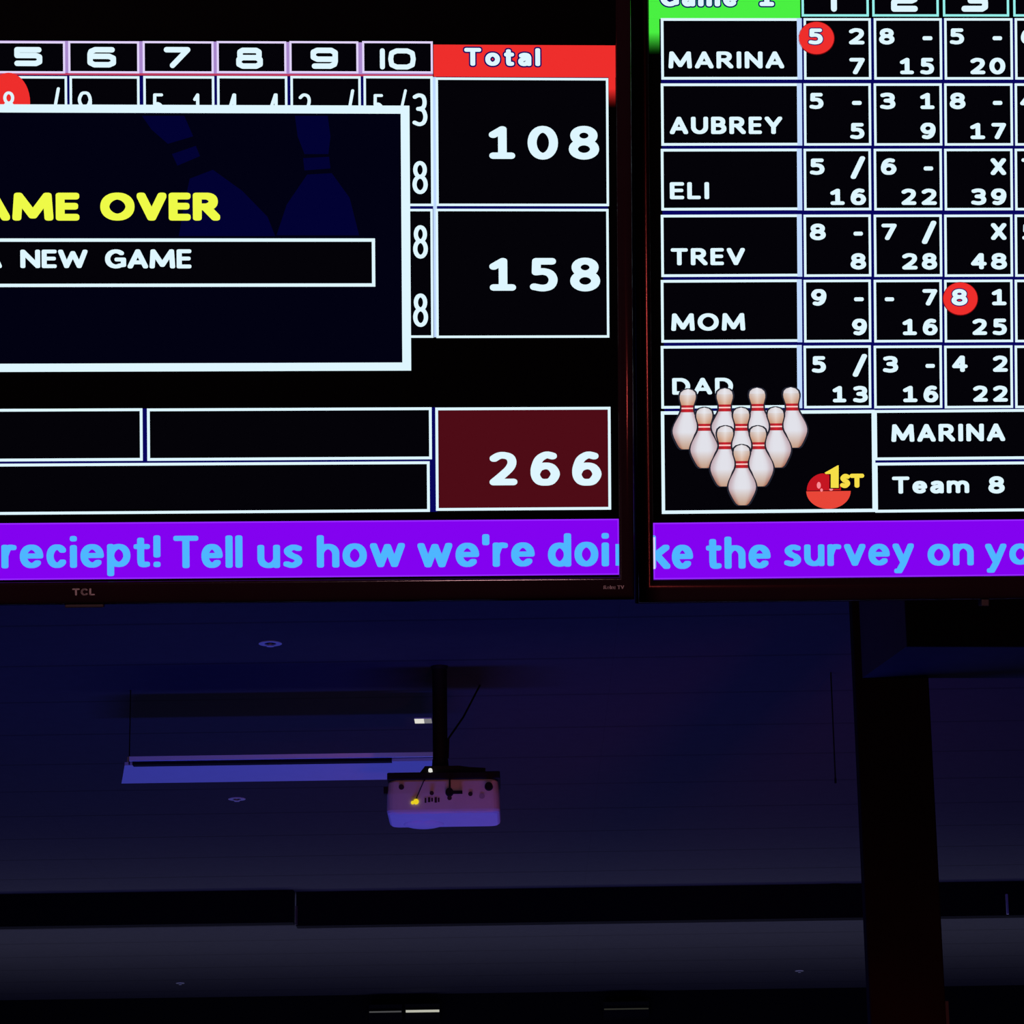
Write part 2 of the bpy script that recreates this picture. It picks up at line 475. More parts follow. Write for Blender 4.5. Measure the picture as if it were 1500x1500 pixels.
# glyph: width, bottom, top, strokes in the unit box of the glyph
GL = {
    'A': (1.02, 0, 1, [[(0, 0), (.5, 1), (1, 0)], [(.18, .27), (.82, .27)]]),
    'B': (.86, 0, 1, [[(0, 0), (0, 1), (.5, 1)] + ell(.5, .76, .4, .24, 90, -90, 10) + [(0, .52)], [(.5, .52)] + ell(.5, .26, .5, .26, 90, -90, 10) + [(0, 0)]]),
    'C': (.95, 0, 1, [ell(.52, .5, .52, .5, 48, 312, 22)]),
    'D': (.98, 0, 1, [[(0, 0), (0, 1), (.42, 1)] + ell(.42, .5, .58, .5, 90, -90, 16) + [(0, 0)]]),
    'E': (.74, 0, 1, [[(1, 1), (0, 1), (0, 0), (1, 0)], [(0, .52), (.92, .52)]]),
    'G': (1.05, 0, 1, [ell(.52, .5, .52, .5, 48, 300, 22) + [(1, .1), (1, .46), (.6, .46)]]),
    'I': (.30, 0, 1, [[(.5, 0), (.5, 1)]]),
    'L': (.70, 0, 1, [[(0, 1), (0, 0), (1, 0)]]),
    'M': (1.28, 0, 1, [[(0, 0), (.05, 1), (.5, .10), (.95, 1), (1, 0)]]),
    'N': (.98, 0, 1, [[(0, 0), (0, 1), (1, 0), (1, 1)]]),
    'O': (1.15, 0, 1, [ell(.5, .5, .5, .5, 0, 360, 28)]),
    'R': (.92, 0, 1, [[(0, 0), (0, 1), (.5, 1)] + ell(.5, .745, .38, .255, 90, -90, 10) + [(0, .49)], [(.45, .49), (1, 0)]]),
    'S': (.76, 0, 1, [sm((.95, .92), (.5, 1), (.06, .78), (.4, .54), (.8, .42), (.97, .22), (.5, 0), (0, .08))]),
    'T': (.94, 0, 1, [[(0, 1), (1, 1)], [(.5, 1), (.5, 0)]]),
    'U': (.96, 0, 1, [[(0, 1)] + ell(.5, .4, .5, .4, 180, 360, 16) + [(1, 1)]]),
    'V': (1.0, 0, 1, [[(0, 1), (.5, 0), (1, 1)]]),
    'W': (1.45, 0, 1, [[(0, 1), (.24, 0), (.5, .9), (.76, 0), (1, 1)]]),
    'X': (.95, 0, 1, [[(0, 0), (1, 1)], [(0, 1), (1, 0)]]),
    'Y': (.98, 0, 1, [[(0, 1), (.5, .42), (1, 1)], [(.5, .42), (.5, 0)]]),
    'a': (.74, 0, XH, [sm((.1, .9), (.45, 1), (.85, .92), (1, .68)) + [(1, 0)], sm((1, .57), (.5, .56), (.08, .42), (.02, .2), (.25, .01), (.6, .02), (1, .3))]),
    'c': (.68, 0, XH, [ell(.55, .5, .55, .5, 40, 320, 20)]),
    'd': (.80, 0, 1, [[(1, 0), (1, 1)], ell(.5, .335, .5, .335, 0, 360, 24)]),
    'e': (.80, 0, XH, [[(.02, .52), (1, .52)] + ell(.5, .5, .5, .5, 4, 315, 24)]),
    'h': (.76, 0, 1, [[(0, 0), (0, 1)], [(0, .42)] + ell(.5, .42, .5, .26, 170, 0, 12) + [(1, 0)]]),
    'i': (.26, 0, 1.0, [[(.5, 0), (.5, .66)], [(.5, .985), (.5, 1)]]),
    'k': (.76, 0, 1, [[(0, 0), (0, 1)], [(.95, .66), (.12, .34)], [(.3, .4), (1, 0)]]),
    'l': (.26, 0, 1, [[(.5, 0), (.5, 1)]]),
    'm': (1.22, 0, XH, [[(0, 0), (0, 1)], [(0, .6)] + ell(.25, .6, .25, .4, 170, 0, 10) + [(.5, 0)], [(.5, .6)] + ell(.75, .6, .25, .4, 170, 0, 10) + [(1, 0)]]),
    'n': (.76, 0, XH, [[(0, 0), (0, 1)], [(0, .6)] + ell(.5, .6, .5, .4, 170, 0, 12) + [(1, 0)]]),
    'o': (.82, 0, XH, [ell(.5, .5, .5, .5, 0, 360, 24)]),
    'p': (.80, DS, XH, [[(0, 0), (0, 1)], ell(.5, .666, .5, .334, 0, 360, 24)]),
    'r': (.52, 0, XH, [[(0, 0), (0, 1)], sm((0, .55), (.3, .9), (.65, 1), (1, .98))]),
    's': (.64, 0, XH, [sm((.95, .93), (.5, 1), (.05, .8), (.35, .56), (.8, .42), (.97, .2), (.5, 0), (0, .08))]),
    't': (.56, 0, .93, [[(.38, 1), (.38, .25)] + sm((.38, .25), (.45, .06), (.7, 0), (1, .02)), [(0, .74), (1, .74)]]),
    'u': (.76, 0, XH, [[(0, 1)] + ell(.5, .4, .5, .4, 180, 352, 12) + [(1, .4)], [(1, 1), (1, 0)]]),
    'v': (.80, 0, XH, [[(0, 1), (.5, 0), (1, 1)]]),
    'w': (1.18, 0, XH, [[(0, 1), (.25, 0), (.5, .95), (.75, 0), (1, 1)]]),
    'y': (.80, DS, XH, [[(0, 1), (.5, .36)], [(1, 1), (.5, .3), (.22, 0), (.1, 0)]]),
    "'": (.24, .66, 1, [[(.5, 0), (.5, 1)]]),
    '!': (.26, 0, 1, [[(.5, .36), (.5, 1)], [(.5, 0), (.5, .015)]]),
    '0': (.9, 0, 1, [ell(.5, .5, .5, .5, 0, 360, 28)]),
    '1': (.8, 0, 1, [[(.0, .80), (.52, 1), (.52, 0)], [(.02, 0), (1, 0)]]),
    '2': (.9, 0, 1, [sm((.04, .88), (.25, .97), (.5, 1), (.84, .93), (.96, .74), (.84, .52), (.5, .28), (.03, 0)) + [(1, 0)]]),
    '3': (.9, 0, 1, [sm((.04, .94), (.4, 1), (.8, .95), (.94, .76), (.8, .58), (.34, .53)), sm((.34, .53), (.8, .48), (1, .27), (.85, .07), (.45, 0), (0, .06))]),
    '4': (.95, 0, 1, [[(.74, 0), (.74, 1), (.66, 1), (0, .30), (1, .30)]]),
    '5': (.88, 0, 1, [[(.92, 1), (.12, 1), (.10, .60)] + sm((.10, .60), (.5, .62), (.85, .53), (1, .31), (.85, .08), (.45, 0), (0, .05))]),
    '6': (.92, 0, 1, [_six]),
    '7': (.92, 0, 1, [[(0, 1), (1, 1), (.32, 0)]]),
    '8': (.92, 0, 1, [ell(.5, .765, .43, .235, 0, 360, 24), ell(.5, .265, .5, .265, 0, 360, 24)]),
    '9': (.92, 0, 1, [[(1 - x, 1 - y) for x, y in _six]]),
    '/': (.8, 0, 1, [[(0, 0), (1, 1)]]),
    '-': (.6, 0, 1, [[(0, .5), (1, .5)]]),
}
GAP, SPACE = 0.13, 0.5
PEN = {'n': (.275, .205), 'd': (.30, .225), 'b': (.27, .20), 'g': (.32, .245), 'm': (.275, .205), 't': (.22, .16), 'h': (.28, .22), 's': (.128, .115), 'k': (.26, .14), 'z': (.36, .30)}

def stroke_polys(s, x0, y0, x1, y1, pen, gap=1.0, grow=0.0):
    """filled convex polygons for the string s set into the ink box x0..x1, y0..y1"""
    g = GAP * gap
    lay, x = [], 0.0
    for ch in s:
        if ch == ' ':
            x += SPACE
            continue
        lay.append((x, GL[ch]))
        x += GL[ch][0] + g
    W = x - g
    lo, hi = min(q[1][1] for q in lay), max(q[1][2] for q in lay)
    sx, sy = (x1 - x0) / W, (y1 - y0) / (hi - lo)
    if s == '-':
        rx = ry = (y1 - y0) / 2
    else:
        rx, ry = PEN[pen][0] * sy / 2, PEN[pen][1] * sy / 2
    if s == '/':
        rx, ry = rx * .82, ry * .82
    grx, gry = rx + grow, ry + grow
    polys = []
    e = 2.0 / {'t': 2.9, 'n': 2.7, 'g': 2.9, 'm': 2.7, 'h': 2.5}.get(pen, 2.2)
    nib = []
    for i in range(20):
        a = 2 * math.pi * (i + .5) / 20
        c, s_ = math.cos(a), math.sin(a)
        nib.append((grx * math.copysign(abs(c) ** e, c), gry * math.copysign(abs(s_) ** e, s_)))
    def seg(p, q):
        # sweep the rounded-square nib from p to q
        pts = sorted(set([(round(p[0] + x, 4), round(p[1] + y, 4)) for x, y in nib] + [(round(q[0] + x, 4), round(q[1] + y, 4)) for x, y in nib]))
        def half(ps):
            h_ = []
            for v in ps:
                while len(h_) > 1 and (h_[-1][0] - h_[-2][0]) * (v[1] - h_[-2][1]) - (h_[-1][1] - h_[-2][1]) * (v[0] - h_[-2][0]) <= 1e-9:
                    h_.pop()
                h_.append(v)
            return h_[:-1]
        polys.append(half(pts) + half(pts[::-1]))
    for gx, (w, b, t, paths) in lay:
        X0, X1 = x0 + gx * sx + rx, x0 + (gx + w) * sx - rx
        if X1 < X0:
            X0 = X1 = (X0 + X1) / 2
        Y0_, Y1_ = y0 + (b - lo) * sy + ry, y0 + (t - lo) * sy - ry
        for path in paths:
            P = [(X0 + (X1 - X0) * u, Y0_ + (Y1_ - Y0_) * v) for u, v in path]
            for p, q in zip(P, P[1:]):
                seg(p, q)
    return polys
HEAD = {
    '1': [[(.5, 1), (.5, 0)]],
    '2': [[(0, 1), (.85, 1), (1, .9), (1, .62), (.85, .53), (.15, .53), (0, .42), (0, 0), (1, 0)]],
    '3': [[(0, 1), (.85, 1), (1, .9), (1, .62), (.85, .53), (.3, .53)], [(.85, .53), (1, .43), (1, .12), (.85, 0), (0, 0)]],
    '4': [[(.75, 0), (.75, 1), (0, .3), (1, .3)]],
    '5': [[(.97, 1), (0, 1), (0, .58), (.84, .58), (1, .47), (1, .12), (.84, 0), (0, 0)]],
    '6': [[(.95, 1), (.22, 1), (.04, .88), (0, .7), (0, .14), (.18, 0), (.82, 0), (1, .12), (1, .44), (.82, .56), (0, .56)]],
    '7': [[(0, 1), (1, 1), (.28, 0)]],
    '8': [[(.18, 1), (.82, 1), (.95, .9), (.95, .64), (.82, .54), (.18, .54), (.05, .64), (.05, .9), (.18, 1)],
          [(.18, .54), (.82, .54), (1, .42), (1, .12), (.82, 0), (.18, 0), (0, .12), (0, .42), (.18, .54)]],
    '9': [[(.05, 0), (.78, 0), (.96, .12), (1, .3), (1, .86), (.82, 1), (.18, 1), (0, .88), (0, .56), (.18, .44), (1, .44)]],
    '10': [[(.07, 1), (.07, 0)], [(.5, 1), (.82, 1), (.97, .86), (1, .5), (.97, .14), (.82, 0), (.5, 0), (.35, .14), (.32, .5), (.35, .86), (.5, 1)]],
}

class Canvas:
    """flat display graphics in one mesh; coordinates in millimetres on the screen, layers 0.25 mm apart"""
    def __init__(self):
        self.bm = bmesh.new()
        self.mats = []
        self.col = self.bm.loops.layers.float_color.new('Col')
    def mi(self, c):
        if c not in self.mats:
            self.mats.append(c)
        return self.mats.index(c)
    def poly(self, pts, layer, c, cols=None):
        z = 0.25 * layer
        vs = [self.bm.verts.new((p[0] / 1000, p[1] / 1000, z / 1000)) for p in pts]
        f = self.bm.faces.new(vs)
        f.normal_update()
        if f.normal.z < 0:
            f.normal_flip()
        f.material_index = self.mi(c)
        if cols:
            cm = dict(zip(vs, cols))
            for l in f.loops:
                l[self.col] = cm[l.vert]
    def rect(self, c, x0, y0, x1, y1, layer):
        x0, x1, y0, y1 = min(x0, x1), max(x0, x1), min(y0, y1), max(y0, y1)
        self.poly([(x0, y0), (x1, y0), (x1, y1), (x0, y1)], layer, c)
    def frame(self, c, x0, y0, x1, y1, w, layer):
        self.rect(c, x0, y0, x1, y0 + w, layer)
        self.rect(c, x0, y1 - w, x1, y1, layer)
        self.rect(c, x0, y0 + w, x0 + w, y1 - w, layer)
        self.rect(c, x1 - w, y0 + w, x1, y1 - w, layer)
    def fade(self, c, x0, y0, x1, y1, layer):
        # the header colour runs down and fades to black
        base = Vector(PX[c].node_tree.nodes['Emission'].inputs['Color'].default_value)
        n = 16
        for i in range(n):
            ya, yb = y1 + (y0 - y1) * i / n, y1 + (y0 - y1) * (i + 1) / n
            g = lambda t: max(0.0, min(1.0, (1.0 - t) / 0.62)) ** 1.8
            ca, cb = base * g(i / n), base * g((i + 1) / n)
            ca[3] = cb[3] = 1
            self.poly([(x0, yb), (x1, yb), (x1, ya), (x0, ya)], layer, 'picture', [cb, cb, ca, ca])
    def text(self, c, s, x0, y0, x1, y1, pen, gap, layer, grow=0.0):
        for P in stroke_polys(s, x0, y0, x1, y1, pen, gap, grow):
            self.poly(P, layer, c)
    def ellipse(self, c, x, y, rx, ry, layer, n=40):
        self.poly([(x + rx * math.cos(2 * math.pi * i / n), y + ry * math.sin(2 * math.pi * i / n)) for i in range(n)], layer, c)
    def halfellipse(self, c, x, y, rx, ry, lower, layer, n=24):
        s = -1 if lower else 1
        self.poly([(x + rx * math.cos(math.pi * i / n), y + s * ry * math.sin(math.pi * i / n)) for i in range(n + 1)], layer, c)
    def hdig(self, c, s, x0, y0, x1, y1, w, layer):
        r = w / 2
        for path in HEAD[s]:
            P = [(x0 + r + (x1 - x0 - 2 * r) * u, y0 + r + (y1 - y0 - 2 * r) * v) for u, v in path]
            for p, q in zip(P, P[1:]):
                d = Vector((q[0] - p[0], q[1] - p[1])).normalized() * r
                self.poly([(p[0] - d.y, p[1] + d.x), (q[0] - d.y, q[1] + d.x), (q[0] + d.y, q[1] - d.x), (p[0] + d.y, p[1] - d.x)], layer, c)
            for p in P:
                self.ellipse(c, p[0], p[1], r, r, layer, 14)
    def pin(self, x, y, lean, h, layer):
        # bowling pin drawn on the screen: rows of (height, half width)
        prof = [(0, 0), (.02, 5.0), (.06, 8.0), (.12, 9.0), (.17, 8.8), (.22, 7.8), (.27, 6.8), (.31, 6.5), (.345, 6.5), (.375, 6.9), (.41, 7.6), (.46, 9.4),
                (.52, 11.6), (.58, 13.6), (.64, 14.9), (.69, 15.4), (.74, 15.0), (.80, 13.6), (.86, 11.6), (.92, 9.4), (.97, 7.2), (1.0, 4.6)]
        def place(t, u):
            return (x + lean * (t - .1) + u, y - h * t)
        o1 = [place(t + (0.012 if t > .5 else -0.012), r + 1.8) for t, r in prof]
        o2 = [place(t + (0.012 if t > .5 else -0.012), -r - 1.8) for t, r in prof]
        for i in range(len(prof) - 1):
            self.poly([o1[i], o1[i + 1], o2[i + 1], o2[i]], layer, 'outline')
        K = 8
        def shade(t, s):
            a = abs(s)
            if .262 < t < .312 or .332 < t < .382:
                c = (205 - 50 * a, 34, 44)
            elif .31 <= t <= .334:
                c = (255, 205, 200)
            elif t < .1:
                c = (232 - 20 * a, 232 - 30 * a, 238 - 34 * a)
            elif t < .27:
                k = (t - .1) / .17
                c = (230 - 8 * k - 26 * a, 226 - 42 * k - 44 * a, 226 - 66 * k - 54 * a)
            else:
                k = max(0, (t - .72) / .28)
                e = max(0, a - .45) / .55
                c = (226 - 30 * k - 36 * e, 226 - 68 * k - 62 * e, 234 - 100 * k - 62 * e)
            return srgb(*[max(0, min(255, q)) for q in c])
        fine = []
        for (t0, r0), (t1, r1) in zip(prof, prof[1:]):
            n = 3
            for i in range(n):
                fine.append((t0 + (t1 - t0) * i / n, r0 + (r1 - r0) * i / n))
        fine.append(prof[-1])
        for (t0, r0), (t1, r1) in zip(fine, fine[1:]):
            tm = (t0 + t1) / 2
            for j in range(K):
                s0, s1 = -1 + 2 * j / K, -1 + 2 * (j + 1) / K
                try:
                    self.poly([place(t0, r0 * s0), place(t0, r0 * s1), place(t1, r1 * s1), place(t1, r1 * s0)] if r0 > 0 else
                              [place(t0, 0), place(t1, r1 * s1), place(t1, r1 * s0)], layer + 1, 'picture',
                              [shade(tm, s0), shade(tm, s1), shade(tm, s1), shade(tm, s0)] if r0 > 0 else [shade(tm, 0), shade(tm, s1), shade(tm, s0)])
                except ValueError:
                    pass
    def build(self, name, parent):
        o = obj(name, self.bm, [PX[c] for c in self.mats], parent)
        return o
PX['outline'] = glow('display_outline', srgb(34, 36, 48))

# what the two screens show: (name, label, shapes) in millimetres on each screen
LEFT = [
 ('header_cell', None, [
  ('rect', 'ink', -661.64, 537.85, -586.17, 571.75, 2),
  ('frame', 'lilac', -661.64, 537.85, -586.17, 571.75, 2.23, 3),
  ('hdig', 'white', '5', -639.48, 545.4, -610.16, 565.6, 5.81, 4),
 ]),
 ('header_cell', None, [
  ('rect', 'ink', -582.95, 538.16, -508.28, 572.13, 2),
  ('frame', 'lilac', -582.95, 538.16, -508.28, 572.13, 2.23, 3),
  ('hdig', 'white', '6', -562.87, 544.29, -532.72, 565.97, 5.81, 4),
 ]),
 ('header_cell', None, [
  ('rect', 'ink', -504.68, 538.49, -429.73, 572.52, 2),
  ('frame', 'lilac', -504.68, 538.49, -429.73, 572.52, 2.23, 3),
  ('hdig', 'white', '7', -482.37, 543.92, -454.26, 566.36, 5.81, 4),
 ]),
 ('header_cell', None, [
  ('rect', 'ink', -426.48, 538.82, -352.69, 572.91, 2),
  ('frame', 'lilac', -426.48, 538.82, -352.69, 572.91, 2.23, 3),
  ('hdig', 'white', '8', -405.9, 543.52, -377.69, 566.01, 5.81, 4),
 ]),
 ('header_cell', None, [
  ('rect', 'ink', -349.43, 539.14, -276.1, 573.3, 2),
  ('frame', 'lilac', -349.43, 539.14, -276.1, 573.3, 2.23, 3),
  ('hdig', 'white', '9', -326.96, 543.87, -297.92, 566.4, 5.81, 4),
 ]),
 ('header_cell', None, [
  ('rect', 'ink', -272.1, 539.47, -196.67, 573.69, 2),
  ('frame', 'lilac', -272.1, 539.47, -196.67, 573.69, 2.23, 3),
  ('hdig', 'white', '10', -255.74, 543.47, -214.93, 566.04, 5.36, 4),
 ]),
 ('header_rule', 'crimson rule under the frame numbers', [
  ('rect', 'mauve', -663.07, 538.3, -196.67, 572.36, 1),
  ('rect', 'crimson', -663.2, 536.12, -196.8, 538.44, 2),
 ]),
 ('total_header', 'red header reading Total', [
  ('rect', 'red', -195.97, 536.03, -0.49, 570.36, 2),
  ('fade', 'red', -8.07, 503.47, -0.7, 536.41, 2),
  ('text', 'navy', 'Total', -163.06, 547.83, -81.73, 566.96, 'h', 1.7, 3, 1.5),
  ('text', 'white', 'Total', -163.06, 547.83, -81.73, 566.96, 'h', 1.7, 4),
 ]),
 ('frame_cell', None, [
  ('rect', 'ink', -663.72, 397.5, -584.31, 534.97, 2),
  ('frame', 'white', -663.72, 397.5, -584.31, 534.97, 2.61, 3),
  ('ellipse', 'red', -645.56, 507.1, 22.35, 31.29, 4),
  ('text', 'white', '8', -652.0, 492.67, -639.14, 518.63, 's', 1.0, 5),
  ('text', 'white', '/', -600.49, 491.38, -591.89, 523.15, 's', 1.0, 5),
 ]),
 ('frame_cell', None, [
  ('rect', 'ink', -581.8, 397.56, -508.19, 535.27, 2),
  ('frame', 'white', -581.8, 397.56, -508.19, 535.27, 2.61, 3),
  ('text', 'white', '9', -573.27, 491.48, -558.21, 518.93, 's', 1.0, 5),
 ]),
 ('frame_cell', None, [
  ('rect', 'ink', -504.24, 397.62, -429.27, 535.6, 2),
  ('frame', 'white', -504.24, 397.62, -429.27, 535.6, 2.61, 3),
  ('text', 'white', '5', -494.98, 489.55, -482.74, 517.05, 's', 1.0, 5),
  ('text', 'white', '1', -451.75, 489.67, -442.37, 517.2, 's', 1.0, 5),
 ]),
 ('frame_cell', None, [
  ('rect', 'ink', -426.38, 397.69, -351.86, 535.92, 2),
  ('frame', 'white', -426.38, 397.69, -351.86, 535.92, 2.61, 3),
  ('text', 'white', '4', -415.65, 489.79, -404.09, 517.34, 's', 1.0, 5),
  ('text', 'white', '4', -372.25, 489.92, -359.94, 517.5, 's', 1.0, 5),
 ]),
 ('frame_cell', None, [
  ('rect', 'ink', -348.6, 397.75, -273.8, 536.24, 2),
  ('frame', 'white', -348.6, 397.75, -273.8, 536.24, 2.61, 3),
  ('text', 'white', '2', -340.37, 490.02, -326.59, 517.62, 's', 1.0, 5),
  ('text', 'white', '/', -289.53, 490.16, -280.81, 522.17, 's', 1.0, 5),
 ]),
 ('frame_cell', None, [
  ('rect', 'ink', -270.89, 397.82, -196.91, 536.56, 2),
  ('frame', 'white', -270.89, 397.82, -196.91, 536.56, 2.61, 3),
  ('text', 'white', '5', -261.18, 490.25, -249.53, 517.19, 's', 1.0, 5),
  ('text', 'white', '/', -233.47, 493.98, -224.72, 522.38, 's', 1.0, 5),
  ('text', 'white', '3', -218.94, 483.1, -202.89, 518.08, 's', 1.0, 5),
  ('text', 'white', '8', -219.43, 410.59, -203.01, 445.94, 's', 1.0, 5),
 ]),
 ('frame_cell', None, [
  ('rect', 'ink', -664.75, 258.17, -585.32, 394.61, 2),
  ('frame', 'white', -664.75, 258.17, -585.32, 394.61, 2.61, 3),
 ]),
 ('frame_cell', None, [
  ('rect', 'ink', -582.82, 257.98, -509.2, 394.67, 2),
  ('frame', 'white', -582.82, 257.98, -509.2, 394.67, 2.61, 3),
 ]),
 ('frame_cell', None, [
  ('rect', 'ink', -505.24, 257.78, -430.26, 394.73, 2),
  ('frame', 'white', -505.24, 257.78, -430.26, 394.73, 2.61, 3),
 ]),
 ('frame_cell', None, [
  ('rect', 'ink', -427.37, 257.59, -352.84, 394.79, 2),
  ('frame', 'white', -427.37, 257.59, -352.84, 394.79, 2.61, 3),
 ]),
 ('frame_cell', None, [
  ('rect', 'ink', -349.58, 257.39, -274.76, 394.84, 2),
  ('frame', 'white', -349.58, 257.39, -274.76, 394.84, 2.61, 3),
 ]),
 ('frame_cell', None, [
  ('rect', 'ink', -271.85, 257.2, -197.86, 394.9, 2),
  ('frame', 'white', -271.85, 257.2, -197.86, 394.9, 2.61, 3),
  ('text', 'white', '8', -219.16, 341.71, -203.33, 377.43, 's', 1.0, 4),
  ('text', 'white', '8', -219.66, 268.8, -203.6, 304.53, 's', 1.0, 4),
 ]),
 ('row_gap', 'navy gap lines between the score cells', [
  ('rect', 'navy', -664.23, 258.18, -9.6, 535.78, 1),
  ('rect', 'paleblue', -197.38, 257.83, -193.37, 535.63, 2),
 ]),
 ('total_cell', 'score total reading 108', [
  ('rect', 'ink', -193.99, 397.93, -8.41, 535.29, 2),
  ('frame', 'white', -193.99, 397.93, -8.41, 535.29, 2.61, 3),
  ('text', 'white', '1', -137.33, 448.3, -109.11, 483.35, 'b', 1.0, 4),
  ('text', 'white', '0', -95.77, 447.66, -63.02, 483.85, 'b', 1.0, 4),
  ('text', 'white', '8', -51.48, 447.75, -18.73, 483.97, 'b', 1.0, 4),
 ]),
 ('total_cell', 'score total reading 158', [
  ('rect', 'ink', -194.94, 256.86, -8.96, 395.0, 2),
  ('frame', 'white', -194.94, 256.86, -8.96, 395.0, 2.61, 3),
  ('text', 'white', '1', -137.75, 307.33, -109.16, 342.4, 'b', 1.0, 4),
  ('text', 'white', '5', -94.27, 306.54, -64.38, 342.37, 'b', 1.0, 4),
  ('text', 'white', '8', -50.93, 306.48, -18.54, 342.72, 'b', 1.0, 4),
 ]),
 ('popup_window', 'dark blue message window reading GAME OVER', [
  ('rect', 'white', -869.12, 222.18, -222.06, 504.91, 7),
  ('rect', 'nightblue', -860.63, 230.9, -231.54, 496.2, 8),
  ('poly', 'deepblue', [(-505.85, 493.11), (-461.19, 493.25), (-451.97, 471.55), (-478.7, 463.51), (-495.87, 478.67)], 9),
  ('poly', 'deepblue', [(-474.45, 452.66), (-449.16, 461.41), (-444.91, 450.55), (-468.78, 440.36)], 9),
  ('poly', 'deepblue', [(-455.9, 426.62), (-431.29, 436.08), (-400.38, 413.64), (-373.8, 386.08), (-365.97, 365.75), (-467.86, 365.75), (-461.86, 399.08)], 9),
  ('poly', 'deepblue', [(-344.07, 493.62), (-309.24, 493.73), (-306.48, 471.92), (-308.79, 453.02), (-334.19, 452.96), (-341.32, 471.83)], 9),
  ('poly', 'deepblue', [(-335.68, 448.6), (-308.08, 450.11), (-306.71, 437.75), (-334.31, 435.52)], 9),
  ('poly', 'deepblue', [(-331.44, 431.17), (-305.3, 432.66), (-286.58, 406.5), (-276.67, 366.49), (-364.52, 366.48), (-353.42, 399.17)], 9),
  ('text', 'yellow', 'GAME', -717.0, 381.97, -572.27, 411.54, 'g', 0.55, 11),
  ('text', 'yellow', 'OVER', -550.38, 382.04, -423.99, 411.73, 'g', 0.55, 11),
  ('rect', 'ink', -833.93, 311.76, -259.77, 363.21, 10),
  ('frame', 'white', -833.93, 311.76, -259.77, 363.21, 3.58, 11),
  ('text', 'white', 'A', -673.2, 331.84, -653.92, 351.31, 'm', 1.0, 12),
  ('text', 'white', 'NEW', -634.62, 331.8, -564.06, 351.3, 'm', 0.55, 12),
  ('text', 'white', 'GAME', -545.75, 331.36, -454.7, 351.63, 'm', 0.55, 12),
 ]),
 ('info_box', None, [
  ('rect', 'ink', -870.7, 127.6, -507.54, 183.26, 2),
  ('frame', 'white', -870.7, 127.6, -507.54, 183.26, 2.98, 3),
 ]),
 ('info_box', None, [
  ('rect', 'ink', -502.86, 127.38, -200.47, 182.99, 2),
  ('frame', 'white', -502.86, 127.38, -200.47, 182.99, 2.98, 3),
 ]),
 ('info_box', None, [
  ('rect', 'ink', -871.13, 71.23, -203.05, 125.29, 2),
  ('frame', 'white', -871.13, 71.23, -203.05, 125.29, 2.98, 3),
 ]),
 ('info_gap', 'navy lines between the empty boxes', [
  ('rect', 'navy', -870.91, 71.2, -195.19, 182.95, 1),
 ]),
 ('grand_total_cell', 'dark red box reading 266', [
  ('rect', 'maroon', -196.63, 72.22, -8.25, 182.65, 2),
  ('frame', 'white', -196.63, 72.22, -8.25, 182.65, 2.98, 3),
  ('text', 'white', '2', -139.64, 99.05, -109.07, 134.87, 'b', 1.0, 4),
  ('text', 'white', '6', -95.13, 98.4, -63.31, 134.99, 'b', 1.0, 4),
  ('text', 'white', '6', -50.3, 98.12, -18.42, 134.74, 'b', 1.0, 4),
 ]),
 ('ticker_banner', 'purple ticker band with pale blue lettering', [
  ('rect', 'purple', -1189.58, 2.28, -0.03, 62.37, 2),
  ('frame', 'violet', -1189.58, 2.28, -0.03, 62.37, 1.49, 3),
  ('text', 'cyan', 'reciept!', -656.94, 5.45, -489.38, 48.34, 't', 0.85, 4),
  ('text', 'cyan', 'Tell', -476.01, 13.22, -403.06, 47.69, 't', 0.85, 4),
  ('text', 'cyan', 'us', -387.18, 12.58, -339.33, 37.3, 't', 0.85, 4),
  ('text', 'cyan', 'how', -324.05, 12.59, -230.15, 47.19, 't', 0.85, 4),
  ('text', 'cyan', "we're", -216.65, 11.92, -91.08, 47.0, 't', 0.85, 4),
  ('text', 'cyan', 'doi', -76.75, 11.37, -10.87, 47.26, 't', 0.85, 4),
  ('rect', 'cyan', -3.9, 12.12, -0.22, 35.22, 4),
 ]),
]
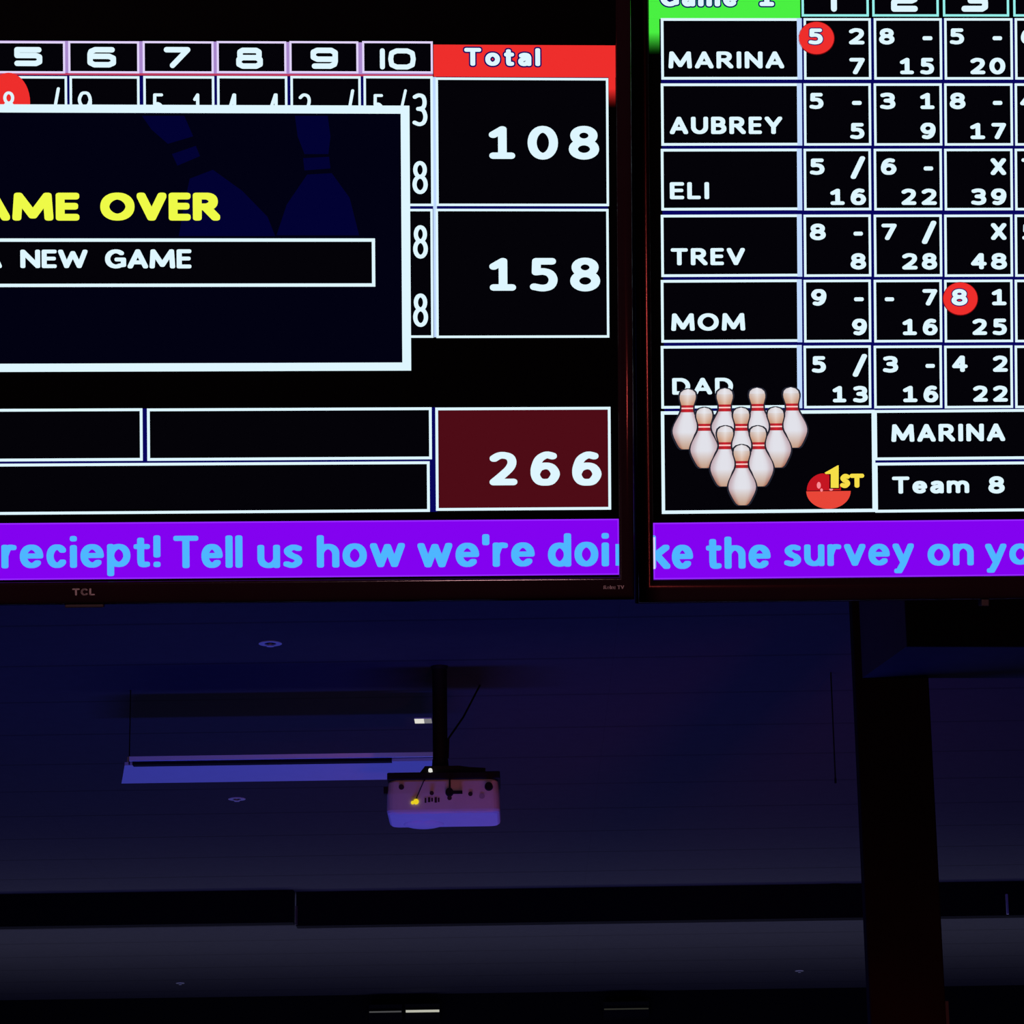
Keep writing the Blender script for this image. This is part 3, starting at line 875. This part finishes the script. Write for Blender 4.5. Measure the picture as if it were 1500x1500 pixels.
RIGHT = [
 ('header_cell', None, [
  ('rect', 'ink', 171.69, 623.69, 247.1, 662.83, 2),
  ('frame', 'paleteal', 171.69, 623.69, 247.1, 662.83, 2.61, 3),
  ('hdig', 'white', '1', 201.99, 629.01, 213.85, 652.94, 6.71, 4),
 ]),
 ('header_cell', None, [
  ('rect', 'ink', 250.94, 623.74, 325.79, 662.93, 2),
  ('frame', 'paleteal', 250.94, 623.74, 325.79, 662.93, 2.61, 3),
  ('hdig', 'white', '2', 272.11, 629.06, 302.06, 653.04, 6.71, 4),
 ]),
 ('header_cell', None, [
  ('rect', 'ink', 330.41, 623.79, 405.1, 663.04, 2),
  ('frame', 'paleteal', 330.41, 623.79, 405.1, 663.04, 2.61, 3),
  ('hdig', 'white', '3', 351.26, 629.12, 381.29, 653.13, 6.71, 4),
 ]),
 ('header_cell', None, [
  ('rect', 'ink', 409.72, 623.82, 483.85, 663.11, 2),
  ('frame', 'paleteal', 409.72, 623.82, 483.85, 663.11, 2.61, 3),
  ('hdig', 'white', '4', 426.78, 629.18, 458.43, 653.22, 6.71, 4),
 ]),
 ('game_header', 'green header reading Game 1', [
  ('rect', 'green', 1.16, 620.95, 170.15, 672.52, 2),
  ('fade', 'green', 1.09, 581.54, 12.8, 620.91, 2),
  ('text', 'navy', 'Game', 13.62, 634.88, 100.04, 656.93, 'h', 1.2, 3, 1.5),
  ('text', 'white', 'Game', 13.62, 634.88, 100.04, 656.93, 'h', 1.2, 4),
  ('text', 'navy', '1', 124.46, 635.25, 140.95, 656.65, 'h', 1, 3, 1.5),
  ('text', 'white', '1', 124.46, 635.25, 140.95, 656.65, 'h', 1, 4),
 ]),
 ('name_cell', 'name box reading MARINA', [
  ('rect', 'ink', 14.33, 553.63, 171.69, 621.87, 2),
  ('frame', 'white', 14.33, 553.63, 171.69, 621.87, 2.98, 3),
  ('rect', 'paleblue', 166.26, 553.58, 171.69, 621.91, 4),
  ('text', 'white', 'MARINA', 22.42, 566.06, 151.54, 584.86, 'n', 1.25, 4),
 ]),
 ('score_cell', None, [
  ('rect', 'ink', 173.75, 553.56, 249.24, 621.94, 2),
  ('frame', 'white', 173.75, 553.56, 249.24, 621.94, 2.76, 3),
  ('ellipse', 'darkred', 188.02, 599.59, 20.41, 18.62, 4),
  ('ellipse', 'red', 188.02, 599.75, 19.59, 17.88, 5),
  ('text', 'white', '5', 179.01, 592.53, 195.08, 610.38, 'd', 1.0, 6),
  ('text', 'white', '2', 224.02, 592.69, 241.8, 610.78, 'd', 1.0, 4),
  ('text', 'white', '7', 224.6, 559.47, 241.91, 577.71, 'd', 1.0, 4),
  ('text', 'navy', '5', 179.01, 592.53, 195.08, 610.38, 'd', 1.0, 5.5, 1.0),
 ]),
 ('score_cell', None, [
  ('rect', 'ink', 252.38, 553.51, 329.01, 621.99, 2),
  ('frame', 'white', 252.38, 553.51, 329.01, 621.99, 2.76, 3),
  ('text', 'white', '8', 258.2, 592.54, 275.54, 610.64, 'd', 1.0, 4),
  ('text', 'white', '-', 307.0, 597.34, 318.22, 601.83, 'd', 1.0, 4),
  ('text', 'white', '1', 281.34, 559.44, 297.0, 577.7, 'd', 1.0, 4),
  ('text', 'white', '5', 304.14, 559.2, 319.74, 577.7, 'd', 1.0, 4),
 ]),
 ('score_cell', None, [
  ('rect', 'ink', 331.62, 553.46, 408.78, 622.04, 2),
  ('frame', 'white', 331.62, 553.46, 408.78, 622.04, 2.76, 3),
  ('text', 'white', '5', 337.77, 592.7, 353.92, 610.6, 'd', 1.0, 4),
  ('text', 'white', '-', 385.93, 597.35, 396.72, 601.85, 'd', 1.0, 4),
  ('text', 'white', '2', 360.27, 559.4, 377.44, 577.69, 'd', 1.0, 4),
  ('text', 'white', '0', 382.06, 559.24, 400.09, 577.84, 'd', 1.0, 4),
 ]),
 ('score_cell', None, [
  ('rect', 'ink', 411.09, 553.43, 488.77, 622.07, 2),
  ('frame', 'white', 411.09, 553.43, 488.77, 622.07, 2.76, 3),
  ('text', 'white', '6', 417.87, 592.71, 435.62, 610.86, 'd', 1.0, 4),
 ]),
 ('name_cell', 'name box reading AUBREY', [
  ('rect', 'ink', 13.61, 480.33, 170.94, 549.46, 2),
  ('frame', 'white', 13.61, 480.33, 170.94, 549.46, 2.98, 3),
  ('rect', 'paleblue', 165.51, 480.18, 170.94, 549.41, 4),
  ('text', 'white', 'AUBREY', 23.22, 493.15, 148.66, 512.4, 'n', 1.25, 4),
 ]),
 ('score_cell', None, [
  ('rect', 'ink', 173.01, 480.1, 248.48, 549.38, 2),
  ('frame', 'white', 173.01, 480.1, 248.48, 549.38, 2.76, 3),
  ('text', 'white', '5', 179.35, 520.76, 195.11, 538.76, 'd', 1.0, 4),
  ('text', 'white', '-', 227.08, 525.27, 237.96, 529.83, 'd', 1.0, 4),
  ('text', 'white', '5', 224.62, 487.27, 240.71, 505.28, 'd', 1.0, 4),
 ]),
 ('score_cell', None, [
  ('rect', 'ink', 251.63, 479.94, 328.24, 549.32, 2),
  ('frame', 'white', 251.63, 479.94, 328.24, 549.32, 2.76, 3),
  ('text', 'white', '3', 258.53, 520.44, 275.87, 538.92, 'd', 1.0, 4),
  ('text', 'white', '1', 303.73, 520.62, 319.79, 538.65, 'd', 1.0, 4),
  ('text', 'white', '9', 303.62, 487.13, 320.83, 505.39, 'd', 1.0, 4),
 ]),
 ('score_cell', None, [
  ('rect', 'ink', 330.86, 479.79, 408.0, 549.27, 2),
  ('frame', 'white', 330.86, 479.79, 408.0, 549.27, 2.76, 3),
  ('text', 'white', '8', 336.86, 520.42, 354.7, 538.85, 'd', 1.0, 4),
  ('text', 'white', '-', 385.48, 525.09, 396.27, 529.67, 'd', 1.0, 4),
  ('text', 'white', '1', 359.74, 487.03, 376.44, 505.08, 'd', 1.0, 4),
  ('text', 'white', '7', 383.61, 486.99, 400.17, 505.05, 'd', 1.0, 4),
 ]),
 ('score_cell', None, [
  ('rect', 'ink', 410.31, 479.7, 487.98, 549.24, 2),
  ('frame', 'white', 410.31, 479.7, 487.98, 549.24, 2.76, 3),
  ('text', 'white', '4', 416.33, 520.48, 434.08, 538.78, 'd', 1.0, 4),
 ]),
 ('name_cell', 'name box reading ELI', [
  ('rect', 'ink', 12.9, 408.48, 170.2, 476.91, 2),
  ('frame', 'white', 12.9, 408.48, 170.2, 476.91, 2.98, 3),
  ('rect', 'paleblue', 164.78, 408.24, 170.2, 476.76, 4),
  ('text', 'white', 'ELI', 22.5, 420.97, 66.94, 439.9, 'n', 1.25, 4),
 ]),
 ('score_cell', None, [
  ('rect', 'ink', 172.27, 408.1, 247.74, 476.68, 2),
  ('frame', 'white', 172.27, 408.1, 247.74, 476.68, 2.76, 3),
  ('text', 'white', '5', 179.06, 447.65, 195.58, 465.79, 'd', 1.0, 4),
  ('text', 'white', '/', 224.74, 442.97, 241.21, 468.28, 'd', 1.0, 4),
  ('text', 'white', '1', 201.67, 414.1, 217.74, 432.17, 'd', 1.0, 4),
  ('text', 'white', '6', 224.4, 413.88, 241.79, 432.34, 'd', 1.0, 4),
 ]),
 ('score_cell', None, [
  ('rect', 'ink', 250.88, 407.85, 327.48, 476.52, 2),
  ('frame', 'white', 250.88, 407.85, 327.48, 476.52, 2.76, 3),
  ('text', 'white', '6', 258.69, 447.45, 276.33, 465.92, 'd', 1.0, 4),
  ('text', 'white', '-', 306.79, 452.13, 317.54, 456.69, 'd', 1.0, 4),
  ('text', 'white', '2', 281.2, 413.85, 298.24, 432.03, 'd', 1.0, 4),
  ('text', 'white', '2', 303.85, 413.78, 321.29, 431.96, 'd', 1.0, 4),
 ]),
 ('score_cell', None, [
  ('rect', 'ink', 330.1, 407.59, 407.23, 476.36, 2),
  ('frame', 'white', 330.1, 407.59, 407.23, 476.36, 2.76, 3),
  ('text', 'white', 'X', 382.26, 446.91, 399.75, 465.65, 'd', 1.0, 4),
  ('text', 'white', '3', 359.96, 413.45, 377.05, 431.96, 'd', 1.0, 4),
  ('text', 'white', '9', 382.29, 413.38, 399.78, 431.9, 'd', 1.0, 4),
 ]),
 ('score_cell', None, [
  ('rect', 'ink', 409.54, 407.44, 487.2, 476.27, 2),
  ('frame', 'white', 409.54, 407.44, 487.2, 476.27, 2.76, 3),
  ('text', 'white', '7', 417.1, 447.28, 434.84, 465.58, 'd', 1.0, 4),
 ]),
 ('name_cell', 'name box reading TREV', [
  ('rect', 'ink', 12.17, 334.84, 169.45, 403.86, 2),
  ('frame', 'white', 12.17, 334.84, 169.45, 403.86, 2.98, 3),
  ('rect', 'paleblue', 164.03, 334.5, 169.45, 403.61, 4),
  ('text', 'white', 'TREV', 22.84, 347.76, 105.52, 366.69, 'n', 1.25, 4),
 ]),
 ('score_cell', None, [
  ('rect', 'ink', 171.52, 334.3, 246.97, 403.47, 2),
  ('frame', 'white', 171.52, 334.3, 246.97, 403.47, 2.76, 3),
  ('text', 'white', '8', 178.32, 375.0, 196.22, 393.45, 'd', 1.0, 4),
  ('text', 'white', '-', 227.27, 379.92, 237.84, 384.33, 'd', 1.0, 4),
  ('text', 'white', '8', 223.66, 342.17, 241.12, 360.4, 'd', 1.0, 4),
 ]),
 ('score_cell', None, [
  ('rect', 'ink', 250.12, 333.94, 326.71, 403.21, 2),
  ('frame', 'white', 250.12, 333.94, 326.71, 403.21, 2.76, 3),
  ('text', 'white', '7', 258.71, 374.85, 275.81, 393.09, 'd', 1.0, 4),
  ('text', 'white', '/', 303.97, 370.27, 320.49, 396.21, 'd', 1.0, 4),
  ('text', 'white', '2', 281.22, 341.92, 298.87, 360.16, 'd', 1.0, 4),
  ('text', 'white', '8', 303.63, 341.67, 320.92, 360.23, 'd', 1.0, 4),
 ]),
 ('score_cell', None, [
  ('rect', 'ink', 329.32, 333.58, 406.44, 402.94, 2),
  ('frame', 'white', 329.32, 333.58, 406.44, 402.94, 2.76, 3),
  ('text', 'white', 'X', 381.88, 374.53, 399.37, 393.27, 'd', 1.0, 4),
  ('text', 'white', '4', 358.98, 341.88, 376.68, 359.85, 'd', 1.0, 4),
  ('text', 'white', '8', 381.53, 341.47, 399.63, 359.91, 'd', 1.0, 4),
 ]),
 ('score_cell', None, [
  ('rect', 'ink', 408.75, 333.37, 486.4, 402.79, 2),
  ('frame', 'white', 408.75, 333.37, 486.4, 402.79, 2.76, 3),
  ('text', 'white', '5', 417.09, 374.09, 434.06, 392.39, 'd', 1.0, 4),
 ]),
 ('name_cell', 'name box reading MOM', [
  ('rect', 'ink', 11.45, 262.13, 168.71, 331.58, 2),
  ('frame', 'white', 11.45, 262.13, 168.71, 331.58, 2.98, 3),
  ('rect', 'paleblue', 163.29, 261.68, 168.71, 331.23, 4),
  ('text', 'white', 'MOM', 22.58, 275.07, 105.09, 294.45, 'n', 1.25, 4),
 ]),
 ('score_cell', None, [
  ('rect', 'ink', 170.78, 261.43, 246.22, 331.04, 2),
  ('frame', 'white', 170.78, 261.43, 246.22, 331.04, 2.76, 3),
  ('text', 'white', '9', 179.11, 302.15, 196.31, 320.66, 'd', 1.0, 4),
  ('text', 'white', '-', 227.13, 306.93, 238.01, 311.33, 'd', 1.0, 4),
  ('text', 'white', '9', 224.52, 269.03, 241.36, 287.49, 'd', 1.0, 4),
 ]),
 ('score_cell', None, [
  ('rect', 'ink', 249.36, 260.97, 325.95, 330.67, 2),
  ('frame', 'white', 249.36, 260.97, 325.95, 330.67, 2.76, 3),
  ('text', 'white', '-', 261.61, 306.76, 272.11, 311.16, 'd', 1.0, 4),
  ('text', 'white', '7', 303.98, 301.81, 320.73, 320.06, 'd', 1.0, 4),
  ('text', 'white', '1', 281.31, 268.94, 297.34, 287.03, 'd', 1.0, 4),
  ('text', 'white', '6', 303.87, 268.66, 320.69, 287.06, 'd', 1.0, 4),
 ]),
 ('score_cell', None, [
  ('rect', 'ink', 328.56, 260.5, 405.67, 330.31, 2),
  ('frame', 'white', 328.56, 260.5, 405.67, 330.31, 2.76, 3),
  ('ellipse', 'darkred', 346.61, 309.09, 19.97, 18.77, 4),
  ('ellipse', 'red', 346.61, 309.25, 19.22, 18.03, 5),
  ('text', 'white', '8', 336.48, 301.49, 354.55, 319.98, 'd', 1.0, 6),
  ('text', 'white', '1', 382.11, 301.64, 398.59, 319.77, 'd', 1.0, 4),
  ('text', 'white', '2', 359.59, 268.64, 376.37, 286.76, 'd', 1.0, 4),
  ('text', 'white', '5', 382.6, 268.36, 398.7, 286.79, 'd', 1.0, 4),
  ('text', 'navy', '8', 336.48, 301.49, 354.55, 319.98, 'd', 1.0, 5.5, 1.0),
 ]),
 ('score_cell', None, [
  ('rect', 'ink', 407.98, 260.23, 485.62, 330.09, 2),
  ('frame', 'white', 407.98, 260.23, 485.62, 330.09, 2.76, 3),
 ]),
 ('name_cell', 'name box reading DAD', [
  ('rect', 'ink', 10.73, 189.05, 167.97, 258.57, 2),
  ('frame', 'white', 10.73, 189.05, 167.97, 258.57, 2.98, 3),
  ('rect', 'paleblue', 162.54, 188.51, 167.97, 258.12, 4),
  ('text', 'white', 'DAD', 22.94, 204.42, 90.81, 222.88, 'n', 1.25, 4),
 ]),
 ('score_cell', None, [
  ('rect', 'ink', 170.03, 188.2, 245.46, 257.87, 2),
  ('frame', 'white', 170.03, 188.2, 245.46, 257.87, 2.76, 3),
  ('text', 'white', '5', 179.11, 227.65, 194.86, 246.15, 'd', 1.0, 4),
  ('text', 'white', '/', 224.77, 222.94, 241.08, 248.3, 'd', 1.0, 4),
  ('text', 'white', '1', 202.09, 194.64, 217.32, 212.77, 'd', 1.0, 4),
  ('text', 'white', '3', 224.89, 194.24, 241.43, 212.77, 'd', 1.0, 4),
 ]),
 ('score_cell', None, [
  ('rect', 'ink', 248.61, 187.64, 325.18, 257.4, 2),
  ('frame', 'white', 248.61, 187.64, 325.18, 257.4, 2.76, 3),
  ('text', 'white', '3', 258.71, 227.28, 275.96, 245.81, 'd', 1.0, 4),
  ('text', 'white', '-', 306.56, 232.31, 317.16, 236.72, 'd', 1.0, 4),
  ('text', 'white', '1', 280.99, 194.31, 297.18, 212.39, 'd', 1.0, 4),
  ('text', 'white', '6', 303.93, 193.99, 320.67, 212.54, 'd', 1.0, 4),
 ]),
 ('score_cell', None, [
  ('rect', 'ink', 327.79, 187.07, 404.89, 256.93, 2),
  ('frame', 'white', 327.79, 187.07, 404.89, 256.93, 2.76, 3),
  ('text', 'white', '4', 336.55, 227.53, 354.08, 245.79, 'd', 1.0, 4),
  ('text', 'white', '2', 382.17, 227.39, 399.26, 245.51, 'd', 1.0, 4),
  ('text', 'white', '2', 359.5, 194.21, 376.42, 212.17, 'd', 1.0, 4),
  ('text', 'white', '2', 382.04, 194.05, 398.99, 212.01, 'd', 1.0, 4),
 ]),
 ('score_cell', None, [
  ('rect', 'ink', 407.2, 186.74, 484.82, 256.65, 2),
  ('frame', 'white', 407.2, 186.74, 484.82, 256.65, 2.76, 3),
 ]),
 ('row_gap', 'navy gap lines between the score cells', [
  ('rect', 'navy', 14.09, 73.59, 486.17, 621.79, 1),
 ]),
 ('pin_box', None, [
  ('rect', 'ink', 10.1, 72.48, 249.16, 186.11, 2),
  ('frame', 'white', 10.1, 72.48, 249.16, 186.11, 3.73, 3),
 ]),
 ('team_box', 'name box reading MARINA', [
  ('rect', 'ink', 248.32, 129.9, 484.13, 185.78, 2),
  ('frame', 'white', 248.32, 129.9, 484.13, 185.78, 3.13, 3),
  ('text', 'white', 'MARINA', 267.43, 150.21, 395.44, 169.82, 'n', 1.25, 4),
 ]),
 ('team_box', 'team box reading Team 8', [
  ('rect', 'ink', 248.49, 71.74, 483.5, 127.23, 2),
  ('frame', 'white', 248.49, 71.74, 483.5, 127.23, 3.13, 3),
  ('text', 'white', 'Team', 267.67, 92.6, 354.35, 111.6, 'n', 1.25, 4),
  ('text', 'white', '8', 375.96, 91.79, 394.36, 111.12, 'd', 1.0, 4),
 ]),
 ('pin_picture', None, [
  ('pin', 40.24, 210.59, -3.35, 66.68, 6),
 ]),
 ('pin_picture', None, [
  ('pin', 81.34, 211.22, -0.74, 66.68, 6),
 ]),
 ('pin_picture', None, [
  ('pin', 117.54, 211.58, 1.49, 66.68, 6),
 ]),
 ('pin_picture', None, [
  ('pin', 155.48, 211.78, 3.73, 67.05, 6),
 ]),
 ('pin_picture', None, [
  ('pin', 58.29, 190.03, -0.74, 67.05, 8),
 ]),
 ('pin_picture', None, [
  ('pin', 99.41, 189.74, 0.0, 67.05, 8),
 ]),
 ('pin_picture', None, [
  ('pin', 137.85, 189.92, 2.38, 67.05, 8),
 ]),
 ('pin_picture', None, [
  ('pin', 81.3, 169.42, -2.38, 67.05, 10),
 ]),
 ('pin_picture', None, [
  ('pin', 117.88, 169.15, 2.38, 67.05, 10),
 ]),
 ('pin_picture', None, [
  ('pin', 99.37, 148.39, 0.45, 67.05, 12),
 ]),
 ('ball_picture', 'red bowling ball picture marked 1ST', [
  ('halfellipse', 'balldark', 191.05, 96.93, 19.15, 19.0, 0, 7),
  ('halfellipse', 'balllight', 196.17, 96.12, 24.88, 19.74, 1, 7),
  ('ellipse', 'ballglow', 185.38, 102.66, 2.23, 3.73, 8),
  ('ellipse', 'ballglow', 188.38, 97.33, 1.49, 1.79, 8),
  ('ellipse', 'ballglow', 199.09, 97.99, 2.09, 1.49, 8),
  ('poly', 'ink', [(190.48, 115.89), (207.41, 125.99), (208.94, 125.98), (208.66, 98.67), (197.19, 98.77), (197.35, 113.94)], 8.5),
  ('poly', 'gold', [(191.94, 116.56), (206.63, 124.63), (207.78, 124.62), (207.52, 99.66), (198.65, 99.74), (198.81, 115.06), (193.15, 115.11)], 9),
  ('text', 'gold', 'S', 209.13, 99.37, 220.61, 115.15, 'z', 1, 9),
  ('text', 'gold', 'T', 219.85, 99.64, 236.31, 115.19, 'z', 1, 9),
 ]),
 ('ticker_banner', 'purple ticker band with pale blue lettering', [
  ('rect', 'purple', 0.33, 0.08, 1258.03, 62.72, 2),
  ('frame', 'violet', 0.33, 0.08, 1258.03, 62.72, 1.49, 3),
  ('rect', 'lilac', 0.21, 11.7, 2.26, 46.83, 4.3),
  ('text', 'cyan', 'k', -5.01, 11.64, 18.91, 49.04, 't', 0.85, 4),
  ('text', 'cyan', 'e', 20.75, 11.37, 44.31, 38.21, 't', 0.85, 4),
  ('text', 'cyan', 'the', 58.81, 11.11, 130.79, 46.68, 't', 0.85, 4),
  ('text', 'cyan', 'survey', 145.98, 4.13, 291.35, 37.13, 't', 0.85, 4),
  ('text', 'cyan', 'on', 306.75, 12.06, 358.6, 36.38, 't', 0.85, 4),
  ('text', 'cyan', 'your', 371.64, 3.55, 467.97, 35.9, 't', 0.85, 4),
 ]),
]

def television(label, origin, axes, x0, x1, y0, y1, bez, items, badges, bump):
    """origin on the screen plane; x0..x1, y0..y1 the lit area in mm; bez = left, right, bottom, top bezel widths"""
    tv = thing('television', label, 'television', origin, mat=Matrix(axes))
    m = 0.001
    bl, br_, bb, bt = bez
    ox0, ox1, oy0, oy1 = (x0 - bl) * m, (x1 + br_) * m, (y0 - bb) * m, (y1 + bt) * m
    sx0, sx1, sy0, sy1 = x0 * m, x1 * m, y0 * m, y1 * m
    # bezel: rounded front frame
    bm = NB()
    prof = [(0.0, -0.002), (0.0, 0.0030), (0.04, 0.0050), (0.1, 0.0060), (0.2, 0.0066), (0.35, 0.0070), (0.5, 0.0071), (0.65, 0.0070), (0.76, 0.0066),
            (0.85, 0.0059), (0.91, 0.0050), (0.955, 0.0038), (0.985, 0.0020), (1.0, 0.0), (1.0, -0.028)]
    loops = []
    for t, z in prof:
        a = (sx0 + (ox0 - sx0) * t, sy0 + (oy0 - sy0) * t)
        b = (sx1 + (ox1 - sx1) * t, sy1 + (oy1 - sy1) * t)
        loops.append([bm.verts.new(p) for p in ((a[0], a[1], z), (b[0], a[1], z), (b[0], b[1], z), (a[0], b[1], z))])
    for P, Q in zip(loops, loops[1:]):
        for i in range(4):
            bm.faces.new((P[i], Q[i], Q[(i + 1) % 4], P[(i + 1) % 4]))
    bmesh.ops.recalc_face_normals(bm, faces=bm.faces[:])
    obj('bezel', bm, M_plastic, tv, smooth=True)
    # thin lighter rim around the edge of the set
    bm = NB()
    g = 0.0012
    for a, b in (((ox0 - g, oy0 - g), (ox1 + g, oy0)), ((ox0 - g, oy1), (ox1 + g, oy1 + g)), ((ox0 - g, oy0), (ox0, oy1)), ((ox1, oy0), (ox1 + g, oy1))):
        box(bm, (a[0], a[1], -0.03), (b[0], b[1], -0.012))
    obj('rim', bm, M_rim, tv)
    # back housing
    bm = NB()
    box(bm, (ox0 + 0.004, oy0 + 0.004, -0.04), (ox1 - 0.004, oy1 - 0.004, -0.006))
    obj('back_panel', bm, M_plastic, tv)
    bm = NB()
    box(bm, (ox0 + 0.15, oy0 + 0.12, -0.085), (ox1 - 0.15, oy1 - 0.25, -0.04))
    obj('rear_housing', bm, M_plastic, tv, bevel=0.01)
    scr = obj('screen', box(NB(), (sx0, sy0, -0.004), (sx1, sy1, 0.0)), M_panel, tv)
    for name, lab, prims in items:
        cv = Canvas()
        for p in prims:
            if p[0] == 'poly':
                cv.poly(p[2], p[3], p[1])
            else:
                getattr(cv, p[0])(*p[1:])
        o = cv.build(name, scr)
        if lab:
            o['label'] = lab
    for text, rect_, pen, mat in badges:
        bm = NB()
        for P in stroke_polys(text, rect_[0], rect_[1], rect_[2], rect_[3], pen, 1.0):
            bm.faces.new([bm.verts.new((p[0] * m, p[1] * m, 0.0074)) for p in P])
        o = obj('badge', bm, mat, tv)
        o['label'] = 'grey lettering on the bezel'
    bm = NB()
    box(bm, (bump[0] * m, oy0 - bump[2] * m, -0.02), (bump[1] * m, oy0, 0.0))
    obj('sensor_bump', bm, M_rim, tv, bevel=0.001)
    # ceiling pole: vertical in the hall, behind the set
    inv = tv.matrix_world.inverted()
    c = tv.matrix_world @ Vector(((ox0 + ox1) / 2, (oy0 + oy1) / 2, -0.16))
    top = Vector((c.x, c.y, CZ))
    bm = NB()
    tube(bm, inv @ c, inv @ top, 0.025, 16)
    tube(bm, inv @ (top - Vector((0, 0, 0.02))), inv @ top, 0.08, 24)
    obj('ceiling_pole', bm, M_cable, tv)
    bm = NB()
    ic = inv @ c
    box(bm, (ic.x - 0.06, ic.y - 0.06, -0.17), (ic.x + 0.06, ic.y + 0.06, -0.08))
    obj('mount_bracket', bm, M_cable, tv)
    return tv

OL, ML = (0.1141, 3.1991, 2.4131), ((0.9969, 0.0082, 0.0782), (0.0775, -0.2721, -0.9591), (0.0134, 0.9622, -0.2719))
OR, MR = (0.1553, 3.2970, 2.4343), ((0.9981, 0.0052, 0.0614), (0.0606, -0.2619, -0.9632), (0.0110, 0.9651, -0.2617))
tcl0, tcl1 = (-582.42, -14.51), (-558.68, -7.13)
rk0, rk1 = (-17.78, -12.90), (4.37, -8.99)
rt = (-0.22, -0.22)
television('wide television showing a GAME OVER window and red Total header above the projector', OL, ML,
           rt[0] - 1217.6, rt[0], rt[1], rt[1] + 684.9, (16, 16.5, 23.5, 16), LEFT,
           [('TCL', (*tcl0, *tcl1), 'm', M_badge), ('Roku TV', (*rk0, *rk1), 't', M_badge)],
           (((-590.71, -20.22))[0], ((-549.80, -20.60))[0], 4.0))
lt_ = (0.00, 0.00)
s0, s1 = ((367.29, -27.47))[0], ((375.75, -27.56))[0]
television('wide television showing the six-player score grid, green header and bowling pins', OR, MR,
           lt_[0], lt_[0] + 1217.6, lt_[1], lt_[1] + 684.9, (16.5, 16, 25.5, 16), RIGHT, [], (s0, s1, 8.0))
